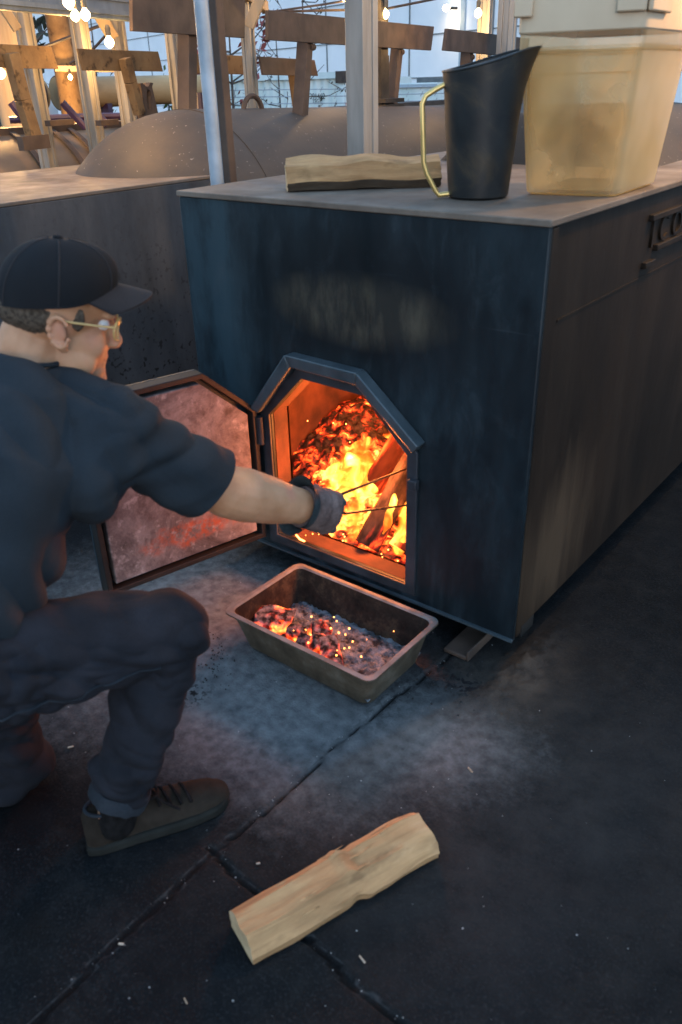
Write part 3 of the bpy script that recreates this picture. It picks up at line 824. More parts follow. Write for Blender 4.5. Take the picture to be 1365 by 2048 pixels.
tree('dark_tree', 'dark-leaved tree at the far left behind the timber frame', 40, 240, 40, 11, -6, M_LEAFD, 300, 0.55, 0.09, 14, 0.04)
t = tree('shrub', 'dense green shrub beside the purple pipe saddle', 335, 240, 150, 11, -4, M_LEAFG, 1100, 0.32, 0.05, 26, 0.03, crown_lo=0.1)
t['category'] = 'shrub'
t = tree('shrub', 'low yellow-green shrub seen under the raised tan tank', 215, 240, 214, 12, 4, M_LEAFG, 600, 0.5, 0.05, 20, 0.03, crown_lo=0.3)
t['category'] = 'shrub'

# ================================================================== SMOKERS: raised tan tanks (third row)
def cyl(mb, xc, zc, r, y0, y1, n=48, e0=0.0, e1=0.0, ti=0.0, m=0):
    """tank along Y; e0/e1 elliptical head depth at each end"""
    ring_y = []
    if e0: ring_y += [(y0 - e0 * math.cos(a), r * math.sin(a)) for a in np.linspace(0.02, math.pi / 2, 14)]
    else: ring_y += [(y0, r)]
    ring_y += [(y1, r)]
    if e1: ring_y += [(y1 + e1 * math.sin(a), r * math.cos(a)) for a in np.linspace(0.1, math.pi / 2 - 0.02, 12)]
    pts = [(xc, y, zc - (y - y0) * ti) for y, _ in ring_y]
    mb.tube(pts, [max(q, 0.004) for _, q in ring_y], n, True, m=m)

X3 = -6.2
zt, zb_ = on(60, 155, X=X3).z, on(60, 222, X=X3).z
r3, z3 = (zt - zb_) / 2, (zt + zb_) / 2
y3a, y3b, y3c, y3d = on(-260, 190, X=X3).y, on(96, 190, X=X3 + r3 * .7).y, on(128, 190, X=X3 + r3 * .7).y, on(420, 190, X=X3).y
def stand(y, par):
    mb = MB()
    for s in (-1, 1): mb.bar((X3 + s * r3 * 0.9, y, -0.4), (X3 + s * r3 * 0.55, y, z3 - r3 * 0.75), 0.09, 0.05, (0, 1, 0))
    mb.bar((X3 - r3, y, -0.05), (X3 + r3, y, -0.05), 0.05, 0.09)
    return mb.obj('stand_leg', M_PURPLE, par)
for k_, (ya, yb, lab) in enumerate(((y3a, y3b, 'raised tan barrel smoker at the far left edge'), (y3c, y3d, 'raised tan barrel smoker right of the rusty column'))):
    t = empty('barrel_smoker', (X3, (ya + yb) / 2, 0), lab, 'smoker', 'raised tan smokers in the back row')
    mb = MB(); cyl(mb, X3, z3, r3, ya, yb, 40); mb.obj('tank', M_TANK3, t)
    for yy in ((ya + 0.03, yb - 0.05)):
        mb = MB(); mb.tube([(X3, yy - 0.02, z3), (X3, yy + 0.02, z3)], [r3 + 0.012] * 2, 40); mb.obj('band', M_RUSTD_SHADE, t)
    for q in (0.25, 0.8): stand(ya + (yb - ya) * q, t)
    mb = MB(); mb.bar((X3 + r3 * .9, ya, -0.02), (X3 + r3 * .9, yb, -0.02), 0.05, 0.07); mb.obj('stand_rail', M_PURPLE, t)
# small red and white notice under the tank
p = on(90, 232, X=X3 - 0.8)
t = empty('notice_board', p, 'small white notice with a red stroke under the tan tank', 'sign')
mb = MB(); mb.box(p.x - .01, p.x, p.y - .16, p.y + .16, p.z - .16, p.z + .16); mb.obj('board', M_SIGNWHITE, t)
mb = MB(); mb.bar((p.x + .004, p.y - .1, p.z - .12), (p.x + .004, p.y + .04, p.z + .12), 0.05, 0.006, (1, 0, 0)); mb.obj('red_stroke', M_SIGNRED, t)
mb = MB(); mb.bar((p.x - .02, p.y, -0.4), (p.x - .02, p.y, p.z), 0.04, 0.02, (1, 0, 0)); mb.obj('post', M_DARK, t)

# rusty column
b0 = at(133, 150, 7.4)
t = empty('steel_column', (b0.x, b0.y, -0.5), 'rusty brown steel column standing behind the plates', 'column')
mb = MB(); mb.tube([(b0.x, b0.y, -0.5), (b0.x, b0.y, 3.1)], [0.085, 0.085], 20); mb.obj('shaft', M_RUST, t)
mb = MB(); mb.box(b0.x - .16, b0.x + .16, b0.y - .16, b0.y + .16, 3.1, 3.13); mb.obj('cap_plate', M_RUSTD_SHADE, t)
b0 = at(760, 120, 6.2)
t = empty('steel_column', (b0.x, b0.y, -0.3), 'dark grey steel column behind the wide rust plate', 'column')
mb = MB(); mb.box(b0.x - .045, b0.x + .045, b0.y - .045, b0.y + .045, -0.3, 1.62); mb.box(b0.x - .04, b0.x + .04, b0.y - .04, b0.y + .04, 1.62, 3.2); mb.obj('shaft', M_DARK, t)
mb = MB()
for dz in (0.0, 0.035, 0.07): mb.box(b0.x - .1, b0.x + .12, b0.y - .1, b0.y + .12, 1.27 + dz, 1.295 + dz)
mb.obj('clamp', M_DARK, t)
# fat duct, top left corner
b0 = at(8, 60, 7.0)
t = empty('duct_pipe', (b0.x, b0.y, 0), 'thick tan flue pipe in the upper left corner', 'pipe')
mb = MB(); mb.tube([(b0.x, b0.y, 0), (b0.x, b0.y, 3.6)], 0.14, 24); mb.obj('flue', M_TIMBER, t)
mb = MB(); mb.tube([(b0.x, b0.y, 2.05), (b0.x, b0.y, 2.11)], 0.155, 24); mb.obj('collar', M_TIMBER, t)

# ================================================================== SMOKERS: brown tank (second row)
X2 = -4.55; r2 = 0.62
ztop2 = on(60, 256, X=X2 + 0.2).z
z2 = ztop2 - r2
sm2 = empty('barrel_smoker', (X2, 2, 0), 'brown barrel smoker with plate counterweights behind the domed tank', 'smoker', 'barrel smokers in the yard')
mb = MB(); cyl(mb, X2, z2, r2, -2.2, 7.0, 56); mb.obj('tank', M_TANK2, sm2)
mb = MB(); mb.box(X2 + 0.02, X2 + 0.20, -2.2, 6.8, ztop2 - 0.045, ztop2 + 0.006); mb.obj('lid_lip', M_RUSTD_SHADE, sm2)
for px in (142, 178, 62):
    y_ = on(px, 275, X=X2 + .4).y
    mb = MB()
    a_ = np.linspace(0.15, 1.25, 12)
    outer = [(X2 + (r2 + .012) * math.sin(q), y_, z2 + (r2 + .012) * math.cos(q)) for q in a_]
    for p, q in zip(outer[:-1], outer[1:]): mb.bar(p, q, 0.035, 0.014, (1, 0, .6))
    mb.obj('hinge_strap', M_RUSTD_SHADE, sm2)

# ================================================================== counterweights
pd_ = hdir(1550)
pn = Vector((-pd_.y, pd_.x, 0))
if pn.dot(Vector(CAM) - at(700, 60, 4)) < 0: pn = -pn
def counterweight(par, corners, d, posts, mat, armmat, name='counterweight', thick=0.014, bolts=(), d_base=None, label=None):
    cxm = sum(c[0] for c in corners) / 4; cym = sum(c[1] for c in corners) / 4
    P = at(cxm, cym, d)
    q = [onpl(x, y, P, pn) for x, y in corners]
    mb = MB(); mb.prism(q, -pn * thick)
    o = mb.obj(name, mat, par, 0.002)
    if label: o['label'] = label
    for (x0, y0, x1, y1, w) in posts:
        a = onpl(x0, y0, P - pn * (thick + w / 2 + 0.002), pn); b = onpl(x1, y1, P - pn * (thick + w / 2 + 0.002), pn)
        mb = MB(); mb.bar(a, b, w, w, pn); mb.obj('arm', armmat, o, 0.003)
    for x, y in bolts:
        a = onpl(x, y, P - pn * 0.03, pn)
        mb = MB(); mb.tube([a - pd_ * 0.02, a + pd_ * 0.035], [0.018, 0.018], 8); mb.obj('bolt', armmat, o)
    return o
# on the brown smoker (arms in front of their plates: reversed)
def counter_front(par, corners, d, arm, mat, armmat):
    cxm = sum(c[0] for c in corners) / 4; cym = sum(c[1] for c in corners) / 4
    P = at(cxm, cym, d)
    q = [onpl(x, y, P, pn) for x, y in corners]
    mb = MB(); mb.prism(q, -pn * 0.012)
    o = mb.obj('counterweight', mat, par, 0.002)
    pts = [onpl(x, y, P + pn * 0.03, pn) for x, y, _ in arm]
    mb = MB(); w = arm[0][2]
    for a, b in zip(pts[:-1], pts[1:]): mb.bar(a, b, w, 0.05, pn)
    mb.obj('arm', armmat, o, 0.003)
    return o
counter_front(sm2, [(-40, 86), (103, 93), (118, 138), (-40, 135)], 5.2, [(22, 106, 0.075), (46, 200, 0.075), (74, 292, 0.075)], M_RUST, M_RUST)
counter_front(sm2, [(156, 97), (317, 103), (327, 143), (167, 141)], 5.4, [(250, 116, 0.06), (262, 165, 0.06), (280, 228, 0.075)], M_RUST, M_RUST)
counterweight(sm2, [(392, 107), (493, 112), (495, 149), (392, 147)], 5.8, [(443, 120, 452, 240, 0.06)], M_RUST, M_RUST)
counterweight(sm2, [(520, 113), (630, 120), (637, 152), (527, 150)], 5.8, [(583, 125, 600, 245, 0.05)], M_RUSTD_SHADE, M_RUST)
p = at(66, 285, 5.15)
mb = MB(); mb.bar(p - pd_ * 0.09, p + pd_ * 0.11, 0.04, 0.07); mb.obj('arm_bracket', M_RUSTD_SHADE, sm2)
for px, w in ((120, 0.10), (215, 0.08)):
    p = at(px, 245, 5.5); mb = MB(); mb.bar(p - pd_ * w, p + pd_ * w, 0.04, 0.03); mb.obj('hinge_plate', M_RUSTD_SHADE, sm2)
# purple props and pipes behind the brown tank
def prop(label, pts, d, r=0.022):
    t = empty('purple_brace', at(pts[0][0], pts[0][1], d), label, 'brace', 'purple braces between the tanks')
    mb = MB(); mb.tube([at(x, y, d) for x, y in pts], r, 8); mb.obj('tube', M_PURPLE, t)
    return t
prop('purple diagonal brace under the left end of the tan tank', [(22, 205), (62, 258)], 5.9)
prop('long purple rail running under the tan tank', [(20, 240), (200, 233), (300, 232)], 6.1, 0.022)
prop('purple diagonal brace right of the pale post', [(125, 205), (172, 256)], 5.9)
prop('short purple brace beside the domed tank', [(190, 222), (216, 250)], 5.9)
prop('bright purple upright seen between posts behind the round steel post', [(401, 185), (405, 235)], 6.0, 0.03)
# pipe saddle with slot
P = at(320, 205, 5.6)
t = empty('pipe_saddle', P, 'purple brown forked pipe saddle with an oval slot', 'pipe saddle')
q = [onpl(x, y, P, pn) for x, y in [(290, 240), (284, 178), (281, 167), (286, 166), (290, 173), (297, 173), (302, 165), (307, 166), (305, 174), (320, 240)]]
qi = [onpl(x, y, P, pn) for x, y in [(296, 218), (294, 200), (294, 184), (296, 180), (297, 179), (298, 179), (300, 180), (302, 184), (304, 200), (305, 218)]]
mb = MB(); mb.ring(q, qi, -pn * 0.05); mb.obj('fork', M_RUSTD_SHADE, t)

# ================================================================== SMOKER 1: left firebox and domed tank
sm1 = empty('barrel_smoker', (-2.8, 0.5, 0), 'grey domed tank smoker with a square firebox left of the open one', 'smoker', 'barrel smokers in the yard')
mb = MB(); mb.box(-3.45, -2.28, 0.0, 1.30, 0.11, 1.085); mb.obj('firebox', M_LBOX, sm1, 0.004)
mb = MB(); mb.box(-3.452, -2.278, -0.004, 1.304, 1.086, 1.1); mb.obj('firebox_top', M_TOP, sm1, 0.003)
for y_ in (0.03, 0.9):
    mb = MB(); mb.box(-3.4, -2.34, y_, y_ + 0.08, 0.0, 0.109); mb.obj('skid', M_DARK, sm1)
XC, ZC, RC, YT, EC, TI = -2.763, 0.702, 0.668, 1.479, 0.757, 0.028
mb = MB(); cyl(mb, XC, ZC, RC, YT, 9.0, 72, e0=EC, ti=TI); mb.obj('tank', M_TANK, sm1)
mb = MB(); mb.tube([(XC, YT - 0.006, ZC), (XC, YT + 0.006, ZC)], [RC + 0.003] * 2, 72); mb.obj('weld_seam', M_TANK, sm1)
a = on(487, 219, X=XC + 0.05)
mb = MB(); pts = []
for q in np.linspace(0, math.pi, 10): pts.append((a.x, a.y + 0.075 - 0.075 * math.cos(q), a.z - 0.02 + 0.085 * math.sin(q)))
mb.tube(pts, 0.014, 8); mb.obj('lifting_ring', M_RUSTD_SHADE, sm1)
counterweight(sm1, [(264, -60), (492, -48), (490, 76), (266, 62)], 4.95, [(375, 66, 375, 240, 0.075)], M_RUSTD_SHADE, M_RUSTD_SHADE, thick=0.02)  # backlit plate: its shade is put into the darker rust colour
counterweight(sm1, [(538, 20), (869, 53), (863, 101), (537, 80)], 5.6, [(611, 80, 600, 240, 0.068), (795, 92, 780, 240, 0.068)], M_RUSTD_SHADE, M_RUSTD_SHADE, thick=0.02, bolts=((622, 94), (802, 104)))  # wide backlit plate, shade in its colour as well
counterweight(sm1, [(896, 57), (1060, 77), (1056, 116), (890, 101)], 6.1, [(935, 100, 926, 240, 0.065)], M_RUSTD_SHADE, M_RUSTD_SHADE, thick=0.02, bolts=((942, 114),))

# ================================================================== POSTS, BEAMS
def post(label, x, ytop, w_, d, mat, top=3.0, zb=0.0, ang=None, name='frame_post', px2=None):
    a = at(x, 100, d)
    o_ = empty(name, (a.x, a.y, zb), label, 'post', 'posts of the shelter frame')
    mb = MB()
    dv = Vector((math.cos(ang), math.sin(ang), 0)) if ang is not None else pd_
    ev = Vector((-dv.y, dv.x, 0))
    h = w_ / 2
    tw = Vector((0, 0, 0))
    c4 = [dv * h + ev * h, -dv * h + ev * h, -dv * h - ev * h, dv * h - ev * h]
    b = Vector((a.x, a.y, zb)); tt = Vector((a.x, a.y, top))
    cs = [(-1, -1), (-.42, -1), (-.36, -.72), (.36, -.72), (.42, -1), (1, -1), (1, -.42), (.72, -.36), (.72, .36), (1, .42), (1, 1), (-1, 1), (-1, .42), (-.72, .36), (-.72, -.36), (-1, -.42)]
    mb.prism([b + dv * (u * h) + ev * (v * h) for u, v in cs], tt - b)
    mb.obj('shaft', mat, o_, 0.002)
    mb = MB(); c5 = [k * 2.0 for k in c4]
    mb.hexa([b + k for k in c5] + [b + k + Vector((0, 0, 0.012)) for k in c5]); mb.obj('foot_plate', M_DARK, o_)
    return o_
# two near posts
a = at(421, 190, 3.0)
t = empty('frame_post', (a.x, a.y, 0), 'galvanised round steel post beside the firebox top left corner', 'post', 'posts of the shelter frame')
mb = MB(); mb.tube([(a.x, a.y, 0), (a.x, a.y, 3.2)], 0.026, 24); mb.obj('tube', M_GALV, t)
mb = MB(); k = Vector((0.784, 0.62, 0)) * 0.046 - pn * 0.015; mb.bar(Vector((a.x, a.y, 0)) + k, Vector((a.x, a.y, 3.2)) + k, 0.042, 0.05, pn); mb.obj('backing_strut', M_RUSTD_SHADE, t, 0.003)
a = at(725, 190, 3.35)
t = empty('frame_post', (a.x, a.y, 0), 'square grooved steel post behind the log on the firebox', 'post', 'posts of the shelter frame')
mb = MB(); dv = hdir(2400); ev = Vector((-dv.y, dv.x, 0))
h1 = 0.042
cs = [(-1, -1), (-.35, -1), (-.3, -.8), (.3, -.8), (.35, -1), (1, -1), (1, -.35), (.8, -.3), (.8, .3), (1, .35), (1, 1), (-1, 1)]
mb.prism([Vector((a.x, a.y, 0)) + dv * (u * h1) + ev * (v * h1) for u, v in cs], (0, 0, 3.4)); mb.obj('shaft', M_GALVD, t, 0.002)
mb = MB(); mb.box(a.x - .08, a.x + .08, a.y - .08, a.y + .08, 0, 0.012); mb.obj('foot_plate', M_DARK, t)
post('pale grooved post at the far left, before the tan tank', 58, 0, 0.075, 5.6, M_POST)
post('pale post lit by the hanging bulbs', 166, 0, 0.075, 5.6, M_POST)
post('pale post right of the hanging bulbs', 240, 0, 0.075, 5.9, M_POST)
post('narrow pale post left of the big rust plate arm', 346, 0, 0.062, 6.2, M_POST)
post('thin post lit on its left side beside the lifting ring', 498, 0, 0.062, 5.6, M_POST)
post('white post with a bulb, left of the pitcher spout', 968, 0, 0.085, 6.6, M_GALVD)
post('white weathered post nearest the plastic tub', 1012, 0, 0.10, 6.0, M_GALVD)
# beams
def beam(label, pts, w, h, mat, name='roof_beam', up=(0, 0, 1), cat='beam', grooves=True):
    o_ = empty(name, pts[0], label, cat, 'beams and braces of the shelter frame')
    mb = MB(); mb.bar(pts[0], pts[1], w, h, up); mb.obj('beam_body', mat, o_, 0.004)
    if grooves:
        dv = (Vector(pts[1]) - Vector(pts[0])).normalized()
        for dz in (-0.3, 0.12):
            mb = MB(); off = Vector((0, 0, h * dz)) + pn * (w / 2 + 0.006)
            mb.bar(Vector(pts[0]) + off, Vector(pts[1]) + off, 0.014, 0.022); mb.obj('channel_lip', mat, o_)
    return o_
beam('blue grey galvanised roof beam across the top left', [at(-120, -30, 4.9), at(330, 18, 5.8)], 0.06, 0.16, M_BEAM)
beam('small timber corner brace right of the hanging bulbs', [at(196, 24, 5.8), at(228, 78, 5.8)], 0.04, 0.07, M_TIMBER, 'corner_brace', cat='brace', grooves=False)
beam('timber corner brace at the far left post', [at(0, 4, 5.5), at(36, 60, 5.5)], 0.04, 0.05, M_TIMBER, 'corner_brace', cat='brace', grooves=False)
beam('timber corner brace above the lit thin post', [at(524, -10, 5.5), at(498, 55, 5.5)], 0.05, 0.06, M_TIMBER, 'corner_brace', cat='brace', grooves=False)
beam('timber roof plank above the thin lit post', [at(488, -12, 5.5), at(530, 14, 6.1)], 0.05, 0.06, M_TIMBER, 'roof_plank', cat='plank', grooves=False)
beam('thin timber rail behind the rusty column', [at(110, 137, 7.2), at(250, 139, 7.2)], 0.03, 0.04, M_TIMBER, 'rail', cat='rail', grooves=False)

fw = empty('wire_fence', at(690, 215, 12), 'thin barbed wire strands between slim posts before the shipping container', 'fence')
for y_ in (178, 192, 206):
    mb = MB(); P_ = [at(300, y_ + 6, 12.6), at(500, y_ + 2, 12), at(700, y_, 12), at(900, y_ - 6, 12.4), at(1100, y_ - 10, 13)]
    mb.tube(P_, 0.006, 5)
    for a, b in zip(P_[:-1], P_[1:]):
        for k in range(1, 7):
            q = a.lerp(b, k / 7); mb.tube([q - Vector((.02, 0, .03)), q + Vector((.02, 0, .03))], .005, 4)
    mb.obj('wire', M_GALV, fw)
for x_ in (500, 900):
    q = at(x_, 200, 12.1); mb = MB(); mb.tube([(q.x, q.y, -1), (q.x, q.y, q.z + .25)], .025, 8); mb.obj('post', M_GALV, fw)

# ================================================================== STRING LIGHTS
def cable(label, pts, r=0.008, sag=0.0):
    mb = MB(); P = []
    for a, b in zip(pts[:-1], pts[1:]):
        for t in np.linspace(0, 1, 10):
            q = Vector(a).lerp(Vector(b), t); q.z -= sag * 4 * t * (1 - t); P.append(q)
    Q = [P[0]] + [p for p0, p in zip(P[:-1], P[1:]) if (p - p0).length > 1e-4]
    mb.tube(Q, r, 6)
    return tag(mb.obj('light_cable', M_CABLE), label, 'cable', 'cables of the string lights')
cable('dark cable crossing behind the rusty column', [at(60, 112, 7), at(85, 95, 7), at(190, 55, 7), at(330, 8, 7)], 0.012)
cable('reddish cable hanging from the roof beam by the bulbs', [at(140, 128, 6.2), at(190, 95, 6.2), at(216, 66, 6.2), at(240, 32, 6.2)], 0.009)
cable('cable of bulbs running above the wide rust plate', [at(430, 22, 6.2), at(560, 23, 6.2), at(770, 18, 6.2), at(890, -6, 6.2)], 0.008)
cable('upper cable rising to the square post', [at(525, 26, 6.2), at(640, 10, 6.2), at(700, 0, 6.0)], 0.007)
def bulb(label, p, r=0.024, power=10.0, drop=0.0):
    p = Vector(p)
    t = empty('string_bulb', p, label, 'light bulb', 'bulbs of the string lights')
    mb = MB(); mb.tube([p + Vector((0, 0, r * (1.15 - 2.3 * s))) for s in np.linspace(0, 1, 9)],
                       [r * q for q in (0.35, 0.5, 0.75, 0.95, 1.0, 0.97, 0.85, 0.6, 0.15)], 14)
    g = mb.obj('bulb', M_BULB, t)
    mb = MB(); mb.tube([p + Vector((0, 0, r * 1.15)), p + Vector((0, 0, r * 2.6)), p + Vector((0, 0, r * 3.2))], [r * .55, r * .6, r * .3], 10); mb.obj('socket', M_SOCK, t)
    l = bpy.data.lights.new('bulb_lamp', 'POINT'); l.energy = power; l.color = (1.0, 0.56, 0.20); l.shadow_soft_size = r * 1.3
    lo = bpy.data.objects.new('lamp', l); C.objects.link(lo); lo.parent = t; lo.matrix_parent_inverse = PINV(t)
    lo.location = p + Vector((0, 0, -r * 2.6))
    return t
bulb('leftmost bulb of the bright cluster on the roof beam', at(138, 3, 4.25), 0.026, 2.6)
bulb('middle lowest bulb of the bright cluster on the roof beam', at(151, 31, 4.25), 0.020, 2.6)
bulb('right bulb of the bright cluster on the roof beam', at(171, 29, 4.25), 0.021, 2.6)
bulb('single bulb beside the pale post right of the cluster', at(219, 84, 5.4), 0.026, 4)
bulb('bulb at the far left edge below the rust plate', at(2, 146, 6.3), 0.030, 11)
bulb('tiny bulb at the foot of the rusty column', at(141, 154, 6.9), 0.016, 9)
bulb('bulb hanging over the wide rust plate right of the square post', at(770, 28, 6.2), 0.028, 5)
bulb('half hidden bulb at the left edge of the white post', at(957, 26, 6.3), 0.024, 5)
bulb('bulb at the top edge beside the square post', at(692, -6, 6.0), 0.024, 4)
cable('overhead cable of bulbs passing above the tub', [(2.6, 0.9, 2.6), (0.75, 1.75, 2.54), (-0.6, 2.4, 2.75), (-3.4, 1.2, 2.7), (-5.0, -0.6, 2.75)], 0.008, 0.1)
bulb('overhead bulb behind and right of the plastic tub', (0.75, 1.75, 2.45), 0.03, 10)
bulb('added unseen bulb past the tub corner, warming tub and firebox top', (0.34, 1.05, 2.12), 0.03, 20)  # added out of view to warm the tub and the top plate
cable('added cable dropping to the unseen bulb past the tub corner', [(0.55, 1.85, 2.52), (0.34, 1.05, 2.21)], 0.006)
bulb('overhead bulb above the dark firebox', (-0.55, 2.4, 2.6), 0.03, 20)
bulb('overhead bulb above the domed tank', (-3.4, 1.2, 2.55), 0.03, 13)
bulb('overhead bulb near the left roof beam', (-4.8, -0.4, 2.55), 0.03, 15)

# ================================================================== MAIN SMOKER: the open firebox
W = 1.169
sm = empty('barrel_smoker', (-W / 2, 0.5, 0), 'dark blue steel firebox smoker with its octagonal door open on the fire', 'smoker', 'barrel smokers in the yard')
hole = [(-0.86, 0.165), (-0.352, 0.165), (-0.352, 0.580), (-0.497, 0.720), (-0.720, 0.726), (-0.86, 0.586)]
rect = [(-W, 0.11), (0.0, 0.11), (0.0, 0.580), (0.0, 1.194), (-W, 1.194), (-W, 0.586)]
P3 = lambda l, y: [(x, y, z) for x, z in l]
mb = MB(); mb.ring(P3(rect, 0.0), P3(hole, 0.0), (0, 0.014, 0)); mb.obj('front_plate', M_FRONT, sm, 0.003)
mb = MB(); mb.box(-0.022, -0.010, 0.0145, 2.60, 0.115, 1.193); mb.obj('side_panel', M_SIDE, sm)
mb = MB(); mb.box(-W + 0.010, -W + 0.022, 0.0145, 2.60, 0.115, 1.193); mb.obj('side_panel', M_SIDE, sm)
mb = MB(); mb.box(-W + 0.023, -0.023, 2.588, 2.60, 0.115, 1.193); mb.obj('back_panel', M_SIDE, sm)
mb = MB(); mb.box(-W - 0.004, 0.004, -0.006, 2.604, 1.1945, 1.21); mb.obj('top_plate', M_TOP, sm, 0.003)
mb = MB(); mb.box(-W + 0.023, -0.023, 0.015, 2.58, 0.115, 0.130); mb.obj('floor_plate', M_LINT, sm)
inn = [(-W + 0.05, 0.131), (-0.05, 0.131), (-0.05, 0.580), (-0.05, 1.15), (-W + 0.05, 1.15), (-W + 0.05, 0.586)]
mb = MB(); mb.ring(P3(inn, 0.075), P3(hole, 0.075), (0, 0.008, 0))
for i in range(6):                             # sleeve of the opening and the inner walls
    j = (i + 1) % 6
    a, b = hole[i], hole[j]
    mb.add([(a[0], 0.0145, a[1]), (b[0], 0.0145, b[1]), (b[0], 0.083, b[1]), (a[0], 0.083, a[1])], [(0, 1, 2, 3)])
mb.box(-W + 0.03, -W + 0.05, 0.083, 1.0, 0.131, 1.15); mb.box(-0.05, -0.03, 0.083, 1.0, 0.131, 1.15)
mb.box(-W + 0.03, -0.03, 1.0, 1.012, 0.131, 1.15); mb.box(-W + 0.03, -0.03, 0.083, 1.0, 1.15, 1.165)
mb.obj('fire_lining', M_LINT, sm, smooth=False)
# flat jamb round the opening
ho = [(-0.893, 0.135), (-0.318, 0.135), (-0.318, 0.594), (-0.484, 0.752), (-0.733, 0.760), (-0.893, 0.600)]
mb = MB(); mb.ring(P3(ho, -0.009), P3(hole, -0.009), (0, 0.0085, 0)); mb.obj('door_jamb', M_JAMB, sm, 0.002)
# hood strip over the opening
hp = [(-0.909, 0.606), (-0.752, 0.800), (-0.496, 0.794), (-0.297, 0.630)]
hq = [(-0.880, 0.594), (-0.738, 0.763), (-0.504, 0.757), (-0.318, 0.604)]
for i in range(3):
    mb = MB(); mb.ring(P3(hp[i:i + 2], -0.042), P3(hq[i:i + 2], -0.036), (0, 0.0415, 0), closed=False); mb.obj('door_hood', M_HOOD, sm, 0.004)
mb = MB(); mb.box(-0.335, -0.308, -0.03, -0.0095, 0.49, 0.52); mb.obj('latch_keeper', M_JAMB, sm, 0.003)
# weld lip along the bottom edge
mb = MB(); mb.bar((-W, -0.004, 0.113), (0, -0.004, 0.113), 0.010, 0.007); mb.obj('bottom_lip', M_HOOD, sm)
# side: edge strip, channel ledge, raised letter plate
mb = MB(); mb.box(-0.0095, 0.0, 0.016, 0.045, 0.113, 1.19); mb.obj('edge_strip', M_SIDE, sm, 0.002)
mb = MB(); mb.bar((-0.0095, 0.10, 0.972), (-0.0095, 2.55, 0.984), 0.004, 0.006); mb.obj('weld_bead', M_SIDE, sm)
def side_bar(y0, z0, y1, z1, w=0.016):
    mb = MB(); mb.bar((-0.004, y0, z0), (-0.004, y1, z1), w, 0.016, (1, 0, 0)); return mb
for args in ((0.632, 1.132, 1.5, 1.128), (0.625, 1.008, 0.70, 1.008), (0.700, 1.045, 1.5, 1.045)):
    side_bar(*args).obj('letter_frame', M_SIDE, sm, 0.002)
for ch, y_, z_, s_ in (('I', 0.668, 1.085, 0.115), ('C', 0.755, 1.088, 0.10), ('O', 0.865, 1.088, 0.10)):
    text(ch, s_, (-0.008, y_, z_), (0, 1, 0), (0, 0, 1), M_SIDE, sm, 'raised_letter', 0.005)
for y_ in (0.16, 2.40):
    mb = MB(); mb.box(-W + 0.05, -0.05, y_, y_ + 0.08, 0.0, 0.1145); mb.obj('skid', M_DARK, sm)
# its own tank runs on behind the firebox
mb = MB(); cyl(mb, -0.575, 0.82, 0.555, 1.10, 6.0, 64, e0=0.065, ti=0.02); mb.obj('tank', M_TANK, sm)
# hinges
for z_ in (0.28, 0.53):
    mb = MB(); mb.tube([(-0.892, -0.016, z_ - 0.045), (-0.892, -0.016, z_ + 0.045)], 0.012, 12); mb.obj('hinge', M_JAMB, sm)
# the open door: (s along the door, z), n = face towards the camera
dd = Vector((-0.237, -0.971, 0)).normalized(); dn = Vector((0.971, -0.237, 0)).normalized()
h0 = Vector((-0.893, -0.022, 0))
D3 = lambda l, off: [h0 + dd * s + Vector((0, 0, z)) + dn * off for s, z in l]
door = [(0.0, 0.152), (0.555, 0.152), (0.555, 0.600), (0.400, 0.752), (0.170, 0.752), (0.0, 0.600)]
def inset(k):
    return [(0.0 + k, 0.152 + k), (0.555 - k, 0.152 + k), (0.555 - k, 0.600 - k * .4), (0.400 - k * .4, 0.752 - k), (0.170 + k * .4, 0.752 - k), (k, 0.600 - k * .4)]
mb = MB(); mb.prism(D3(door, -0.058), dn * 0.012); dobj = mb.obj('door', M_FRONT, sm, 0.002)
mb = MB(); mb.ring(D3(door, -0.0455), D3(inset(0.016), -0.0455), dn * 0.043); mb.obj('rim', M_RIM, dobj, 0.002)
mb = MB(); mb.prism(D3(inset(0.030), -0.0455), dn * 0.036); mb.obj('liner', M_LINER, dobj, 0.003)
mb = MB(); mb.tube([h0 + dd * .50 + dn * -.058 + Vector((0, 0, .46)), h0 + dd * .50 + dn * -.10 + Vector((0, 0, .46)), h0 + dd * .50 + dn * -.10 + Vector((0, 0, .36)), h0 + dd * .50 + dn * -.058 + Vector((0, 0, .36))], 0.009, 8)
mb.obj('handle', M_DARK, dobj)

# ================================================================== THE FIRE
fire = empty('fire', (-0.7, 0.4, 0.131), 'blazing yellow wood fire inside the octagonal firebox opening', 'fire')
n1, n2 = 120, 100
xs = np.linspace(-W + 0.052, -0.052, n1); ys = np.linspace(0.088, 0.998, n2)
XX, YY = np.meshgrid(xs, ys)
def bed(x, y):
    h = 0.010 + 0.24 * math.exp(-(((x + 1.02) / 0.26) ** 2 + ((y - 0.66) / 0.34) ** 2)) + 0.06 * math.exp(-(((x + 0.72) / 0.2) ** 2 + ((y - 0.30) / 0.2) ** 2)) + 0.13 * math.exp(-(((x + 0.5) / 0.3) ** 2 + ((y - 0.8) / 0.3) ** 2))
    v = noise.voronoi((x * 26, y * 26, 3.0))[0]
    return 0.133 + h + 0.035 * (0.55 - v[0]) * min(1, h * 14) + 0.012 * noise.noise((x * 30, y * 30, 1))
vs = [(x, y, bed(x, y)) for x, y in zip(XX.ravel(), YY.ravel())]
fs = [(j * n1 + i, j * n1 + i + 1, (j + 1) * n1 + i + 1, (j + 1) * n1 + i) for j in range(n2 - 1) for i in range(n1 - 1)]
mb = MB(); mb.add(vs, fs); kind(mb.obj('ember_bed', M_EMBER, fire), 'stuff')
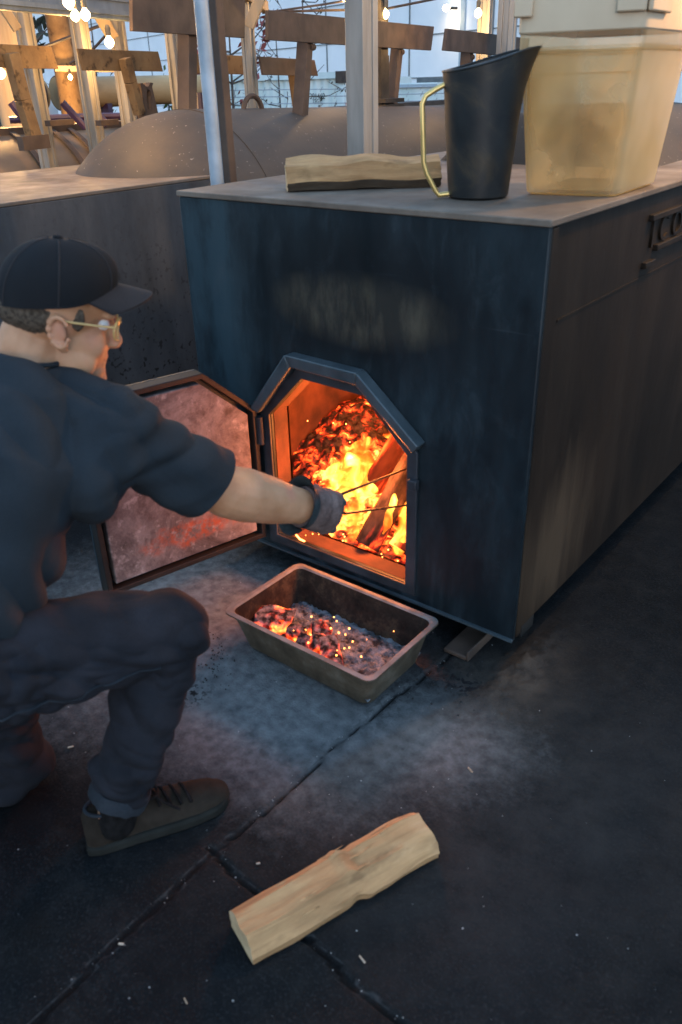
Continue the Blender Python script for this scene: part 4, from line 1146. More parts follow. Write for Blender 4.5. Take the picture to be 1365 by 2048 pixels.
def rough_log(p0, p1, r0, r1, seed, n=18, k=28, amp=0.12, sq=0.25):
    p0, p1 = Vector(p0), Vector(p1); d = (p1 - p0); L = d.length; d.normalize()
    s = d.orthogonal().normalized(); u = d.cross(s)
    vs, fs = [], []
    for i in range(k):
        t = i / (k - 1)
        for j in range(n):
            a = 2 * math.pi * j / n
            r = (r0 + (r1 - r0) * t) * (1 + sq * math.cos(3 * a + seed) * 0.5 + amp * noise.noise((math.cos(a) * 1.6 + seed, math.sin(a) * 1.6, t * L * 9)) + 0.05 * noise.noise((a * 3, t * L * 60, seed)))
            vs.append(Vector((r * math.cos(a), r * math.sin(a), t * L)))
    for i in range(k - 1):
        for j in range(n):
            a, b = i * n + j, i * n + (j + 1) % n
            fs.append((a, b, b + n, a + n))
    fs += [tuple(range(n - 1, -1, -1)), tuple((k - 1) * n + j for j in range(n))]
    mb = MB(); mb.add(vs, fs)
    mw = Matrix((s, u, d)).transposed().to_4x4(); mw.translation = p0
    return mb, mw
def log_obj(name, p0, p1, r0, r1, seed, mat, label, cat, group=None, **kw):
    mb, mw = rough_log(p0, p1, r0, r1, seed, **kw)
    o = mb.obj(name, mat); o.matrix_world = mw
    return tag(o, label, cat, group)
GB = 'logs burning in the firebox'
log_obj('burning_log', (-0.575, 0.095, 0.172), (-0.50, 0.50, 0.62), 0.040, 0.046, 1, M_CHAR, 'charred black log leaning nearest the opening of the fire', 'log', GB)
log_obj('burning_log', on(706, 1030, Y=.30), on(835, 835, Y=.46), 0.036, 0.044, 2, M_GLOWLOG, 'red glowing log lying behind the charred one', 'log', GB)
log_obj('burning_log', on(735, 905, Y=.60), on(800, 812, Y=.72), 0.055, 0.060, 3, M_GLOWLOG, 'dark red log rising at the back right of the fire', 'log', GB)
log_obj('burning_log', on(640, 965, Y=.42), on(735, 858, Y=.78), 0.06, 0.065, 4, M_EMBER, 'crumbling ember log on the left heap of the fire', 'log', GB)
log_obj('burning_log', (-0.45, 0.12, 0.18), (-0.40, 0.55, 0.52), 0.045, 0.045, 5, M_GLOWLOG, 'glowing log half hidden by the right jamb', 'log', GB)
def flame(base, tip, w, seed, heat=1.0):
    base, tip = Vector(base), Vector(tip); k, n = 16, 14
    pts, rad = [], []
    for i in range(k):
        t = i / (k - 1)
        p = base.lerp(tip, t)
        p += Vector((noise.noise((t * 2.5, seed, 0)), noise.noise((t * 2.5, seed, 9)), 0)) * w * 1.1 * t
        pts.append(p)
        r = w * (math.sin(math.pi * min(1, (t * 0.85 + 0.13))) ** 0.8) * (1 + 0.35 * noise.noise((t * 5, seed, 3)))
        rad.append((max(r * 1.15, .002), max(r * 0.62, .002)))
    mb = MB(); mb.tube(pts, rad, n)
    me = mb.mesh('flame', M_FLAME)
    L = (tip - base).length
    at_ = me.attributes.new('heat', 'FLOAT', 'POINT')
    ax = (tip - base).normalized()
    at_.data.foreach_set('value', [max(0.0, min(1.0, (1.05 - ((v.co - base).dot(ax) / L)) * heat)) for v in me.vertices])
    return link('flame', me, fire)
FL = [((660, 985), .46, (672, 895), .56, .022), ((645, 1000), .44, (640, 915), .54, .020), ((775, 900), .6, (806, 850), .68, .03), ((700, 1082), .12, (720, 985), .17, .044), ((672, 1075), .13, (688, 1000), .18, .036), ((732, 1085), .125, (752, 990), .17, .040), ((755, 1070), .13, (790, 980), .2, .030),
      ((690, 1035), .22, (712, 895), .40, .065), ((668, 1045), .22, (684, 925), .36, .050), ((712, 1015), .26, (728, 880), .45, .065), ((705, 950), .48, (722, 855), .6, .070),
      ((730, 965), .44, (752, 862), .6, .060), ((755, 930), .52, (795, 850), .66, .055), ((650, 1000), .42, (668, 875), .55, .040), ((740, 975), .5, (795, 880), .62, .050),
      ((690, 960), .46, (690, 845), .60, .050), ((796, 1108), .11, (812, 1025), .14, .026), ((812, 1100), .13, (824, 990), .17, .030), ((785, 1120), .14, (806, 1050), .17, .024), ((636, 950), .52, (650, 885), .62, .028)]
for i, (b0, yb, t0, yt, w_) in enumerate(FL):
    flame(on(*b0, Y=yb), on(*t0, Y=yt), w_, i * 3.7 + 1, 1.0)
for p, e, r in (((-0.58, 0.15, 0.45), 6.5, 0.07), ((-0.72, 0.50, 0.68), 6.5, 0.10), ((-0.52, 0.18, 0.30), 1.6, 0.06)):
    l = bpy.data.lights.new('fire_lamp', 'POINT'); l.energy = e; l.color = (1.0, 0.25, 0.05); l.shadow_soft_size = r
    lo = bpy.data.objects.new('lamp', l); C.objects.link(lo); lo.parent = fire; lo.matrix_parent_inverse = PINV(fire); lo.location = p
# ember spill on the sill and sparks
mb = MB()
for i in range(20):
    x = 590 + 220 * random.random() ** 1.7
    y = 1075 + (x - 560) * 0.36 - random.uniform(2, 40)
    p = on(x, y, Y=random.uniform(0.03, 0.2)); p.z = max(p.z, 0.172)
    mb.ell(p, random.uniform(0.0012, 0.003), nu=6, nv=4)
for i in range(16):
    p = on(random.uniform(600, 800), random.uniform(820, 1000), Y=random.uniform(0.2, 0.5)); mb.ell(p, random.uniform(0.0015, 0.003), nu=6, nv=4)
pts = [on(588, 1064, Y=.01), on(600, 1078, Y=.01), on(610, 1083, Y=.01)]
mb.tube(pts, 0.003, 6)
kind(mb.obj('fire_sparks', M_SPARK), 'stuff', 'tiny glowing sparks along the firebox sill and over the fire')

# ================================================================== ASH PAN
pan = empty('ash_pan', (-0.485, -0.19, 0), 'deep stained metal pan of ash and glowing coals under the firebox door', 'pan')
def rrect(x0, x1, y0, y1, r, z, n=5):
    out = []
    for cx, cy, a0 in ((x1 - r, y1 - r, 0), (x0 + r, y1 - r, 90), (x0 + r, y0 + r, 180), (x1 - r, y0 + r, 270)):
        for i in range(n): a = R_(a0 + 90 * i / (n - 1)); out.append((cx + r * math.cos(a), cy + r * math.sin(a), z))
    return out
def rings(mb, rs, m=0):
    n = len(rs[0])
    for a, b in zip(rs[:-1], rs[1:]):
        mb.add(list(a) + list(b), [(i, (i + 1) % n, (i + 1) % n + n, i + n) for i in range(n)], m)
px0, px1, py0, py1 = -0.718, -0.186, -0.404, -0.068
mb = MB()
rings(mb, [rrect(px0 + .055, px1 - .055, py0 + .055, py1 - .055, .03, 0.003), rrect(px0 + .042, px1 - .042, py0 + .042, py1 - .042, .028, 0.016),
           rrect(px0 + .016, px1 - .016, py0 + .014, py1 - .014, .025, 0.138), rrect(px0 + .002, px1 - .002, py0 + .002, py1 - .002, .026, 0.140),
           rrect(px0, px1, py0, py1, .026, 0.137), rrect(px0, px1, py0, py1, .026, 0.141)])
b_ = rrect(px0 + .055, px1 - .055, py0 + .055, py1 - .055, .03, 0.003); mb.add(b_, [tuple(range(len(b_)))])
mb.obj('shell', M_PAN, pan)
mb = MB()
rings(mb, [rrect(px0 + .0005, px1 - .0005, py0 + .0005, py1 - .0005, .026, 0.1415), rrect(px0 + .014, px1 - .014, py0 + .014, py1 - .014, .024, 0.1425), rrect(px0 + .019, px1 - .019, py0 + .019, py1 - .019, .024, 0.138)])
mb.obj('rim', M_PANRIM, pan)
mb = MB()
rings(mb, [rrect(px0 + .0192, px1 - .0192, py0 + .0192, py1 - .0192, .024, 0.1378), rrect(px0 + .045, px1 - .045, py0 + .045, py1 - .045, .028, 0.018), rrect(px0 + .058, px1 - .058, py0 + .058, py1 - .058, .03, 0.006)])
b_ = rrect(px0 + .058, px1 - .058, py0 + .058, py1 - .058, .03, 0.006); mb.add(b_, [tuple(range(len(b_)))])
mb.obj('inside', M_PANIN, pan)
# ash heap
mb = MB(); n1, n2 = 90, 60
xs = np.linspace(px0 + .041, px1 - .041, n1); ys = np.linspace(py0 + .041, py1 - .041, n2)
def ashz(x, y):
    e = min((x - px0 - .03) / .05, (px1 - .03 - x) / .05, (y - py0 - .03) / .05, (py1 - .03 - y) / .05, 1)
    return 0.030 + 0.022 * max(e, 0) + 0.013 * noise.noise((x * 9, y * 9, 0)) + 0.016 * (0.4 - noise.voronoi((x * 42, y * 42, 4))[0][0]) + 0.005 * noise.noise((x * 110, y * 110, 4))
vs = [(x, y, ashz(x, y)) for y in ys for x in xs]
fs = [(j * n1 + i, j * n1 + i + 1, (j + 1) * n1 + i + 1, (j + 1) * n1 + i) for j in range(n2 - 1) for i in range(n1 - 1)]
mb.add(vs, fs); kind(mb.obj('pan_ash', M_ASH), 'stuff', 'grey and black wood ash filling the pan')
def coal(p, s, rot, seed, label, mat=None):
    mb = MB(); mb.ell((0, 0, 0), s, nu=16, nv=12)
    vs = []
    for v in mb.v:
        q = Vector(v); f = max(abs(q.x / s[0]), abs(q.y / s[1]), abs(q.z / s[2])); L = math.sqrt((q.x / s[0]) ** 2 + (q.y / s[1]) ** 2 + (q.z / s[2]) ** 2)
        q = q * (0.2 + 0.8 * L / f) if f > 0 else q
        q *= 1 + 0.22 * noise.noise(q * 30 + Vector((seed, 0, 0)))
        vs.append(tuple(q))
    mb.v = vs
    o = mb.obj('glowing_coal', mat or M_COAL); o.location = p; o.rotation_euler = rot
    return tag(o, label, 'coal', 'coals in the ash pan')
for i, (x, y, s, rot, lab) in enumerate([
    (548, 1245, (.056, .044, .030), (0.2, 0.1, 0.5), 'largest red coal block in the left corner of the pan'),
    (640, 1268, (.028, .032, .034), (0.4, 0.2, 1.0), 'upright dark red coal in the middle of the pan'),
    (662, 1310, (.066, .030, .026), (0.1, 0.15, -0.75), 'long red coal pointing to the front edge of the pan'),
    (612, 1288, (.030, .024, .022), (0.5, 0.3, 0.2), 'small glowing coal between the block and the upright one'),
    (640, 1293, (.032, .028, .022), (0.2, 0.6, 0.9), 'brightest coal at the front wall of the pan'),
    (592, 1268, (.026, .022, .020), (0.2, 0.1, 0.4), 'small dark coal beside the largest block')]):
    p = on(x, y, Z=0.066); p.y = max(p.y, py0 + .064); p.x = max(p.x, px0 + .085); coal((p.x, p.y, p.z), s, rot, i * 5.0, lab)
mb = MB()
for i in range(64):
    if i < 50: x, y = random.gauss(640, 30), random.gauss(1290, 24)
    else: x, y = random.uniform(560, 800), random.uniform(1230, 1340)
    p = on(x, y, Z=random.uniform(0.058, 0.095))
    if px0 + .05 < p.x < px1 - .05 and py0 + .05 < p.y < py1 - .05: mb.ell(p, random.uniform(0.0012, 0.0032), nu=6, nv=4)
kind(mb.obj('pan_sparks', M_SPARK), 'stuff', 'tiny orange sparks scattered over the ash in the pan')
# flat bar under the firebox, right of the pan
t = empty('iron_bar', (-0.15, 0.02, 0), 'rusty angle iron tucked under the firebox right of the pan', 'iron bar')
mb = MB(); mb.box(-0.200, -0.125, -0.030, 0.13, 0.002, 0.016); mb.obj('web', M_RUSTD_SHADE, t, 0.004)
mb = MB(); mb.box(-0.124, -0.118, -0.030, 0.13, 0.002, 0.034); mb.obj('flange', M_RUSTD_SHADE, t, 0.002)

# ================================================================== SPLIT LOGS
def split_log(name, p0, p1, prof, seed, label, up=(0, 0, 1), bulge=(), mats=None, bark_from=None, twist=0.0):
    """prof: cross-section (side, up) polygon, resampled; lofted with grain ripples; ends are end grain"""
    p0, p1 = Vector(p0), Vector(p1); d = p1 - p0; L = d.length; d.normalize()
    s = d.cross(Vector(up)).normalized(); u = s.cross(d)
    pr = []
    n = len(prof)
    for i in range(n):
        a, b = Vector(prof[i] + (0,)), Vector(prof[(i + 1) % n] + (0,))
        k = max(2, int((b - a).length / 0.008))
        pr += [(a.lerp(b, j / k), i) for j in range(k)]
    K = 70; N_ = len(pr)
    vs = []
    for i in range(K):
        t = i / (K - 1)
        off = sum((h * math.exp(-((t - c_) / w_) ** 2) for c_, w_, h in bulge), 0.0)
        sh = 0.012 * noise.noise((t * 3, seed, 0)); uh = 0.006 * noise.noise((t * 3, seed, 7))
        for q, _ in pr:
            r = 1 + 0.10 * noise.noise((q.x * 25 + seed, q.y * 25, t * L * 7)) + 0.06 * abs(noise.noise((q.x * 90, q.y * 90, t * L * 6 + seed))) + 0.035 * noise.noise((q.x * 220, q.y * 220, t * L * 16 + seed))
            e0 = 0.006 * noise.noise((q.x * 60, q.y * 60, seed)) if i in (0, K - 1) else 0
            x_, y_ = q.x * r + sh - off * 0.6, q.y * r + uh + off * (0.5 + q.y * 8)
            vs.append(Vector((t * L + e0, x_, y_)))
    fs, ms = [], []
    mb = MB()
    for i in range(K - 1):
        for j in range(N_):
            a, b = i * N_ + j, i * N_ + (j + 1) % N_
            fs.append((a, b, b + N_, a + N_)); ms.append(1 if bark_from and pr[j][1] in bark_from else 0)
    fs += [tuple(range(N_ - 1, -1, -1)), tuple((K - 1) * N_ + j for j in range(N_))]; ms += [2, 2]
    mb.add(vs, fs); mb.m = ms
    o = mb.obj(name, mats or [M_WOOD, M_BARK, M_ENDG])
    mw = Matrix((d, s, u)).transposed().to_4x4(); mw.translation = p0
    o.matrix_world = mw
    return tag(o, label, 'log', 'split firewood logs')
split_log('firewood_log', (-0.028, -1.040, 0.003), (0.122, -0.625, 0.003),
          [(0.050, 0.0), (0.056, 0.022), (0.026, 0.058), (-0.022, 0.066), (-0.052, 0.038), (-0.046, 0.0)], 3.0,
          'pale split log lying on the dark asphalt in the foreground', bulge=((0.54, 0.035, 0.007), (0.60, 0.03, -0.004)))
flog = bpy.data.objects['firewood_log']
lv = [v.co.copy() for v in flog.data.vertices]; mwl = flog.matrix_world.copy()
for i in range(16):
    v = random.choice([q for q in lv if q.z > .03 and .09 < q.x < .34]); L_ = random.uniform(.02, .07)
    mb = MB(); a = mwl @ v; d_ = (mwl.to_3x3() @ Vector((1, random.gauss(0, .05), random.uniform(.0, .12)))).normalized() * random.choice((-1, 1))
    mb.tube([a - UP * .001, a + d_ * L_ * .6 + UP * .0012, a + d_ * L_ + UP * .003], [(.003, .0012), (.0022, .001), .0003], 5)
    mb.obj('splinter', M_WOOD, flog)
split_log('firewood_log', (-0.865, 0.135, 1.212), (-0.555, 0.430, 1.212),
          [(0.045, 0.0), (0.056, 0.022), (0.046, 0.062), (0.0, 0.080), (-0.045, 0.060), (-0.05, 0.0)], 8.0,
          'pale split log with dark bark lying on top of the firebox', bark_from={0, 5}, bulge=((0.5, 0.12, 0.006),))

# ================================================================== PITCHER
pc = Vector((-0.32, 0.25, 1.2102))
vv = Vector(CAM) - pc; vv.z = 0; vv.normalize(); lat = Vector((-vv.y, vv.x, 0))     # spout points along +lat
sp_dir = (lat * 0.97 + vv * -0.24).normalized()
pit = empty('pitcher', pc, 'blackened metal pitcher with brass handle on the firebox', 'pitcher')
mb = MB(); NN = 48
def pring(z, r, spout=0.0, lift=0.0, dr=0.0):
    out = []
    for i in range(NN):
        a = 2 * math.pi * i / NN
        v = Vector((math.cos(a), math.sin(a), 0)); c_ = v.dot(sp_dir)
        k = max(0, c_) ** 3
        rr = r + spout * max(0, c_) ** 6 - dr
        zz = z + lift * (0.5 + 0.5 * c_) ** 1.3
        out.append(pc + v * rr + Vector((0, 0, zz)))
    return out
outer = [pring(0.0, 0.068), pring(0.006, 0.075), pring(0.09, 0.082), pring(0.18, 0.089, 0.0), pring(0.235, 0.093, 0.008, 0.012), pring(0.262, 0.096, 0.020, 0.03), pring(0.280, 0.098, 0.034, 0.046)]
inner = [pring(0.280, 0.098, 0.034, 0.046, 0.003), pring(0.235, 0.093, 0.008, 0.012, 0.003), pring(0.18, 0.089, 0, 0, 0.003), pring(0.01, 0.073, 0, 0, 0.003)]
rings(mb, outer + inner)
mb.add(outer[0], [tuple(range(NN))]); mb.add(inner[-1], [tuple(range(NN))])
mb.obj('body', M_PITCH, pit)
mb = MB(); mb.tube([p + Vector((0, 0, 0.001)) for p in pring(0.281, 0.0975, 0.034, 0.046)] + [pring(0.281, 0.0975, 0.034, 0.046)[0] + Vector((0, 0, 0.001))], 0.003, 6, cap=False); mb.obj('rolled_lip', M_PITCH, pit)
hd = (-lat * 0.98 + vv * 0.2).normalized()
mb = MB(); mb.tube([pc + hd * r + Vector((0, 0, z)) for r, z in ((0.092, 0.255), (0.115, 0.245), (0.138, 0.232), (0.146, 0.215), (0.143, 0.15), (0.140, 0.085), (0.132, 0.060), (0.108, 0.018), (0.100, 0.008), (0.075, 0.010))], 0.0065, 10); mb.obj('handle', M_BRASS, pit)

# ================================================================== PLASTIC TUB
c1, c2, c3 = Vector((-0.241, 0.337, 0)), Vector((-0.014, 0.384, 0)), Vector((-0.025, 0.700, 0))
c4 = c1 + (c3 - c2)
cen = (c1 + c2 + c3 + c4) / 4
tub = empty('plastic_tub', (cen.x, cen.y, 1.2102), 'cloudy clear plastic tub with a cream lid on the firebox corner', 'tub')
def qring(sc, z, r=0.03, n=5, grow=0.0):
    pts = []
    q = [c1, c2, c3, c4]
    q = [cen + (p - cen) * sc + (p - cen).normalized() * grow for p in q]
    for i in range(4):
        a, b, c_ = q[i - 1], q[i], q[(i + 1) % 4]
        u, v = (a - b).normalized(), (c_ - b).normalized()
        p0, p1 = b + u * r, b + v * r
        for k in range(n):
            t = k / (n - 1); p = p0 * (1 - t) ** 2 + b * 2 * t * (1 - t) + p1 * t ** 2
            pts.append(Vector((p.x, p.y, z)))
    return pts
zb = 1.2112
mb = MB()
rings(mb, [qring(0.92, zb), qring(0.985, zb + 0.006), qring(1.0, zb + 0.02), qring(1.20, zb + 0.325)])
b_ = qring(0.92, zb); mb.add(b_, [tuple(range(len(b_)))])
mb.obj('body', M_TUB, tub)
mb = MB()
rings(mb, [qring(0.90, zb + 0.012), qring(0.955, zb + 0.03), qring(1.14, zb + 0.315)])
b_ = qring(0.90, zb + 0.012); mb.add(b_, [tuple(range(len(b_)))])
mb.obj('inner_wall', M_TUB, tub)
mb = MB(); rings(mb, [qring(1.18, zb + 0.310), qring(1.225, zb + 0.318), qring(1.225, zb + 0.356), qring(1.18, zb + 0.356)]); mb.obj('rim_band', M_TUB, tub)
mb = MB(); rings(mb, [qring(1.20, zb + 0.352), qring(1.245, zb + 0.352), qring(1.255, zb + 0.42), qring(1.22, zb + 0.47), qring(1.0, zb + 0.475)])
for z_ in (0.475,): b_ = qring(1.0, zb + z_); mb.add(b_, [tuple(range(len(b_)))])
lidob = mb.obj('lid', M_LID, tub, 0.004)
def face_pt(a, b, t, z, out): # on the side of the lid
    p = cen + (a.lerp(b, t) - cen) * 1.25; n = (b - a).cross(Vector((0, 0, 1))).normalized()
    return Vector((p.x, p.y, z)) + n * out
for (a, b, t0, t1) in ((c1, c2, -0.01, 0.14), (c1, c2, 0.78, 1.0), (c2, c3, 0.0, 0.35)):
    mb = MB()
    p = [face_pt(a, b, t0, zb + 0.385, 0.0), face_pt(a, b, t1, zb + 0.385, 0.0), face_pt(a, b, t1, zb + 0.455, 0.0), face_pt(a, b, t0, zb + 0.455, 0.0)]
    n = (b - a).cross(Vector((0, 0, 1))).normalized()
    mb.prism(p, n * 0.012); mb.obj('lid_clip', M_LID, lidob, 0.004)

# ================================================================== PERSON kneeling at the door
U = Vector((0.34, 0.94, 0)).normalized(); RT = Vector((0.94, -0.34, 0)).normalized(); UP = Vector((0, 0, 1))
person = empty('person', (-0.55, -1.0, 0), 'person in black cap and dark t-shirt kneeling, reaching a gloved hand to the fire', 'person')
hipR, kneeR, ankR = Vector((-.49, -1.21, .565)), Vector((-.355, -.855, .505)), Vector((-.420, -1.025, .09))
hipL, kneeL, ankL = Vector((-.68, -1.14, .555)), Vector((-.735, -1.075, .078)), Vector((-.885, -1.46, .075))
shR, shL = at(240, 858, 1.60), Vector((-.80, -.985, .985))
elR, wrR = at(450, 982, 1.73), at(606, 1014, 1.88)
pelv = (hipR + hipL) / 2 + UP * 0.03
neck0 = Vector((-.628, -.902, 1.018))
earR = at(122, 662, 1.60)
pitch = R_(-14)
UH = Vector((0.53, 0.85, 0)).normalized(); RH = Vector((0.85, -0.53, 0))
hf = (UH * math.cos(pitch) + UP * math.sin(pitch)).normalized(); hl = -RH; hu = hf.cross(hl).normalized()
if hu.z < 0: hu = -hu
HC = earR + hl * 0.078
HM = Matrix((hf, hl, hu)).transposed()
def H(f, l, w): return HC + HM @ Vector((f, l, w))
# --- body: one surface
mb = MB()
mb.ell(H(-.012, 0, .040), (.100, .077, .092), HM, 24, 16)
mb.ell(H(.030, 0, -.035), (.066, .060, .078), HM, 20, 14)
mb.ell(H(.060, 0, -.088), (.036, .036, .026), HM)
mb.ell(H(.082, 0, -.103), (.017, .022, .016), HM)
mb.ell(H(.055, 0, .045), (.044, .060, .04), HM)
mb.ell(H(.046, 0, -.052), (.046, .047, .046), HM)
for s in (-1, 1):
    mb.ell(H(.050, s * .036, -.028), (.038, .024, .036), HM)
    mb.ell(H(.083, s * .030, .032), (.018, .026, .011), HM)
    mb.ell(H(.032, s * .046, -.066), (.040, .019, .034), HM)
capsule(mb, H(.088, 0, .015), H(.108, 0, -.024), .0105, .0135)
mb.ell(H(.102, 0, -.032), (.016, .018, .009), HM)
mb.ell(H(.086, 0, -.057), (.011, .025, .008), HM); mb.ell(H(.083, 0, -.071), (.012, .022, .009), HM)
capsule(mb, H(-.030, 0, -.040), neck0 - UP * .02, .054, .060); capsule(mb, H(-.050, 0, -.010), neck0 - U * .02 - UP * .02, .046, .054)
for s in (-1, 1):
    er = HM @ Matrix.Rotation(R_(-12), 3, 'Y') @ Matrix.Rotation(R_(18 * s), 3, 'Z')
    for k in range(12):                            # rim of the ear
        a = R_(30 + 300 * k / 11)
        mb.ell(H(-.004, s * .085, -.002) + er @ Vector((.018 * math.cos(a), 0, .028 * math.sin(a))), .0055, nu=8, nv=6)
    mb.ell(H(-.004, s * .0755, -.004), (.015, .006, .024), er)
    mb.ell(H(.008, s * .079, -.032), (.009, .006, .010), er)
head_end = len(mb.v)
capsule(mb, neck0 - UP * .07, shR, .055, .055); capsule(mb, neck0 - UP * .07, shL, .055, .055)
mb.tube([pelv, pelv.lerp(neck0, .35), pelv.lerp(neck0, .7), neck0 - UP * .03], [(.14, .095), (.13, .09), (.145, .092), (.075, .058)], 24, up=U)
capsule(mb, shR, elR, .055, .048)
mb.tube([elR + (shR - elR) * .12, elR, elR.lerp(wrR, .25), elR.lerp(wrR, .6), elR.lerp(wrR, .92), wrR], [.050, .056, .060, .052, .042, .040], 20)
mb.ell(elR, .054)
elL = shL + Vector((-.11, -.13, -.23)); wrL = hipL + U * .06 - RT * .09 - UP * .03
capsule(mb, shL, elL, .055, .044); capsule(mb, elL, wrL, .045, .03)
# left hand resting open, five fingers
lf_d = (U * .25 + RT * .1 - UP * .9).normalized(); lf_s = lf_d.cross(RT).normalized()
mb.ell(wrL + lf_d * .05, (.05, .042, .018), Matrix((lf_d, lf_s, lf_s.cross(lf_d))).transposed())
for k, (o_, L_) in enumerate(((-.030, .070), (-.010, .080), (.011, .074), (.031, .058))):
    a = wrL + lf_d * .085 + lf_s * o_; b = a + lf_d * L_ * .5 - UP * .004; c_ = b + lf_d * L_ * .45 - UP * .018
    capsule(mb, a, b, .010, .009, 8); capsule(mb, b, c_, .009, .0075, 8)
a = wrL + lf_d * .03 - lf_s * .03; capsule(mb, a, a + lf_d * .035 - lf_s * .03, .012, .010, 8); capsule(mb, a + lf_d * .035 - lf_s * .03, a + lf_d * .065 - lf_s * .038, .010, .008, 8)
for h_, k_, a_ in ((hipR, kneeR, ankR), (hipL, kneeL, ankL)):
    capsule(mb, h_, k_, .08, .056); capsule(mb, k_, a_, .052, .036)
# right hand inside the glove: palm and five fingers
ha = (wrR - elR).normalized(); hk = ha.cross(UP).normalized(); hv = hk.cross(ha).normalized()
PALM = Matrix((ha, hk, hv)).transposed()
mb.ell(wrR + ha * .045, (.045, .016, .038), PALM)
def fingers(mb, grow, first=0):
    for k, (o_, L_) in enumerate(((.030, .044), (.010, .048), (-.011, .045), (-.031, .036))):
        a = wrR + ha * .090 + hv * o_ * 1.15; b = a + ha * L_ * .75 - hk * L_ * .55; c_ = b - hk * L_ * .55 - ha * L_ * .45; d_ = c_ - ha * L_ * .55 + hk * .012
        r = .0105 + grow
        capsule(mb, a, b, r * 1.1, r, 10); capsule(mb, b, c_, r, r * .95, 10); capsule(mb, c_, d_, r * .95, r * .85, 10)
    a = wrR + ha * .02 + hv * .032 - hk * .01; b = a + ha * .035 + hv * .008 - hk * .022; c_ = b + ha * .030 - hk * .022 - hv * .012
    capsule(mb, a, b, .012 + grow, .011 + grow, 10); capsule(mb, b, c_, .011 + grow, .009 + grow, 10)
fingers(mb, 0)
body = remesh(mb, 0.0032, 8); displace(body, lambda p, n: .0012 * noise.noise(p * 30) + .0022 * noise.noise(p * 11))
skin_obj('body', body, M_SKIN, person)
# eyes
for s in (-1, 1):
    mb = MB(); mb.ell(H(.078, s * .031, .012), .0125, nu=16, nv=10); mb.obj('eye', M_EYE, person)
mb = MB(); mb.tube([H(.0935, 0, -.0645), H(.089, .014, -.063), H(.078, .027, -.058)], .0016, 6); mb.tube([H(.0935, 0, -.0645), H(.089, -.014, -.063), H(.076, -.028, -.056)], .0016, 6)
mb.obj('mouth', M_MOUTH, person)
for s in (-1, 1):
    mb = MB(); mb.tube([H(.099, s * .014, .030), H(.097, s * .032, .034), H(.082, s * .050, .028)], [.0035, .004, .002], 8); mb.obj('eyebrow', M_HAIR, person)
def skin_marks():
    m = Mat.__new__(Mat); m.mat = M_SKIN; m.nt = M_SKIN.node_tree; m.N = m.nt.nodes; m.L = m.nt.links; m.b = m.N['Principled BSDF']
    m.tc = m.N.new('ShaderNodeTexCoord')
    old = m.b.inputs['Base Color'].links[0].from_socket
    jaw = m.ramp(m.gauss(tuple(H(.055, 0, -.075)), (.065, .065, .050)), [(0.55, 1.0), (1.1, 0.0)])
    st = m.ramp(m.noise(900, detail=1), [(0.45, 0.0), (0.6, 1.0)])
    c = m.mix(m.math('MULTIPLY', jaw, m.math('ADD', m.math('MULTIPLY', st, 0.45), 0.15)), old, (0.16, 0.10, 0.07))
    for p, q in ((H(.10, 0, -.02), .022), (H(.06, -.045, -.02), .03), (earR, .035)):
        c = m.mix(m.ramp(m.gauss(tuple(p), (q, q, q)), [(0.2, 0.45), (1.0, 0.0)]), c, (0.50, 0.19, 0.13))
    for t_, q in ((.30, .022), (.42, .014), (.72, .026)):
        p = elR.lerp(wrR, t_) + UP * .035 + RT * .03
        c = m.mix(m.ramp(m.gauss(tuple(p), (q, q, q)), [(0.2, 0.5), (1.0, 0.0)]), c, (0.50, 0.17, 0.13))
    m.color(c)
skin_marks()
# hair: short sides and nape under the cap
mb = MB()
mb.ell(H(-.024, 0, .024), (.0925, .0782, .060), HM, 24, 16)
for s in (-1, 1): mb.ell(H(.030, s * .0665, .022), (.013, .0055, .024), HM)
hair = remesh(mb, 0.0035, 3); displace(hair, lambda p, n: 0.0015 * noise.noise(p * 260))
skin_obj('hair', hair, M_HAIR, person)
# cap
CPM = HM @ Matrix.Rotation(R_(-2), 3, 'Y')
def K(f, l, w): return HC + CPM @ Vector((f, l, w))
mb = MB(); vs = []; nu, nv = 48, 20
for i in range(nv + 1):
    th = (math.pi / 2) * i / nv
    for j in range(nu):
        ph = 2 * math.pi * j / nu
        f_, l_ = math.cos(ph), math.sin(ph)
        rad = math.sin(th) ** 0.95
        seam = 1 - 0.010 * abs(math.sin(3 * ph)) ** 14 if False else 1 + 0.008 * math.cos(6 * ph) * math.sin(th)
        hgt = 0.108 * math.cos(th) ** 0.92
        front = 0.010 * max(0, f_) * math.sin(2 * th)
        base = 0.042 + 0.036 * max(0, f_) ** 1.5 - 0.016 * max(0, -f_)
        vs.append(K(-.006 + f_ * (0.108 * rad * seam + front), l_ * 0.089 * rad * seam, base + (0.152 - base) * math.cos(th) ** 0.92 + front * .5))
fs = [(i * nu + j, i * nu + (j + 1) % nu, (i + 1) * nu + (j + 1) % nu, (i + 1) * nu + j) for i in range(nv) for j in range(nu)]
mb.add(vs, fs)
mb.add([K(-.006 + math.cos(6.2832 * j / nu) * r_, math.sin(6.2832 * j / nu) * r_ * .83, 0.042 + z_ + 0.036 * max(0, math.cos(6.2832 * j / nu)) ** 1.5 - 0.016 * max(0, -math.cos(6.2832 * j / nu))) for r_, z_ in ((0.108, 0.0), (0.100, 0.02)) for j in range(nu)],
       [(j, (j + 1) % nu, nu + (j + 1) % nu, nu + j) for j in range(nu)])
capob = mb.obj('cap', M_CAP, person)
mb = MB(); mb.ell(K(-.006, 0, 0.153), (.009, .009, .005), CPM); mb.obj('button', M_CAP, capob)
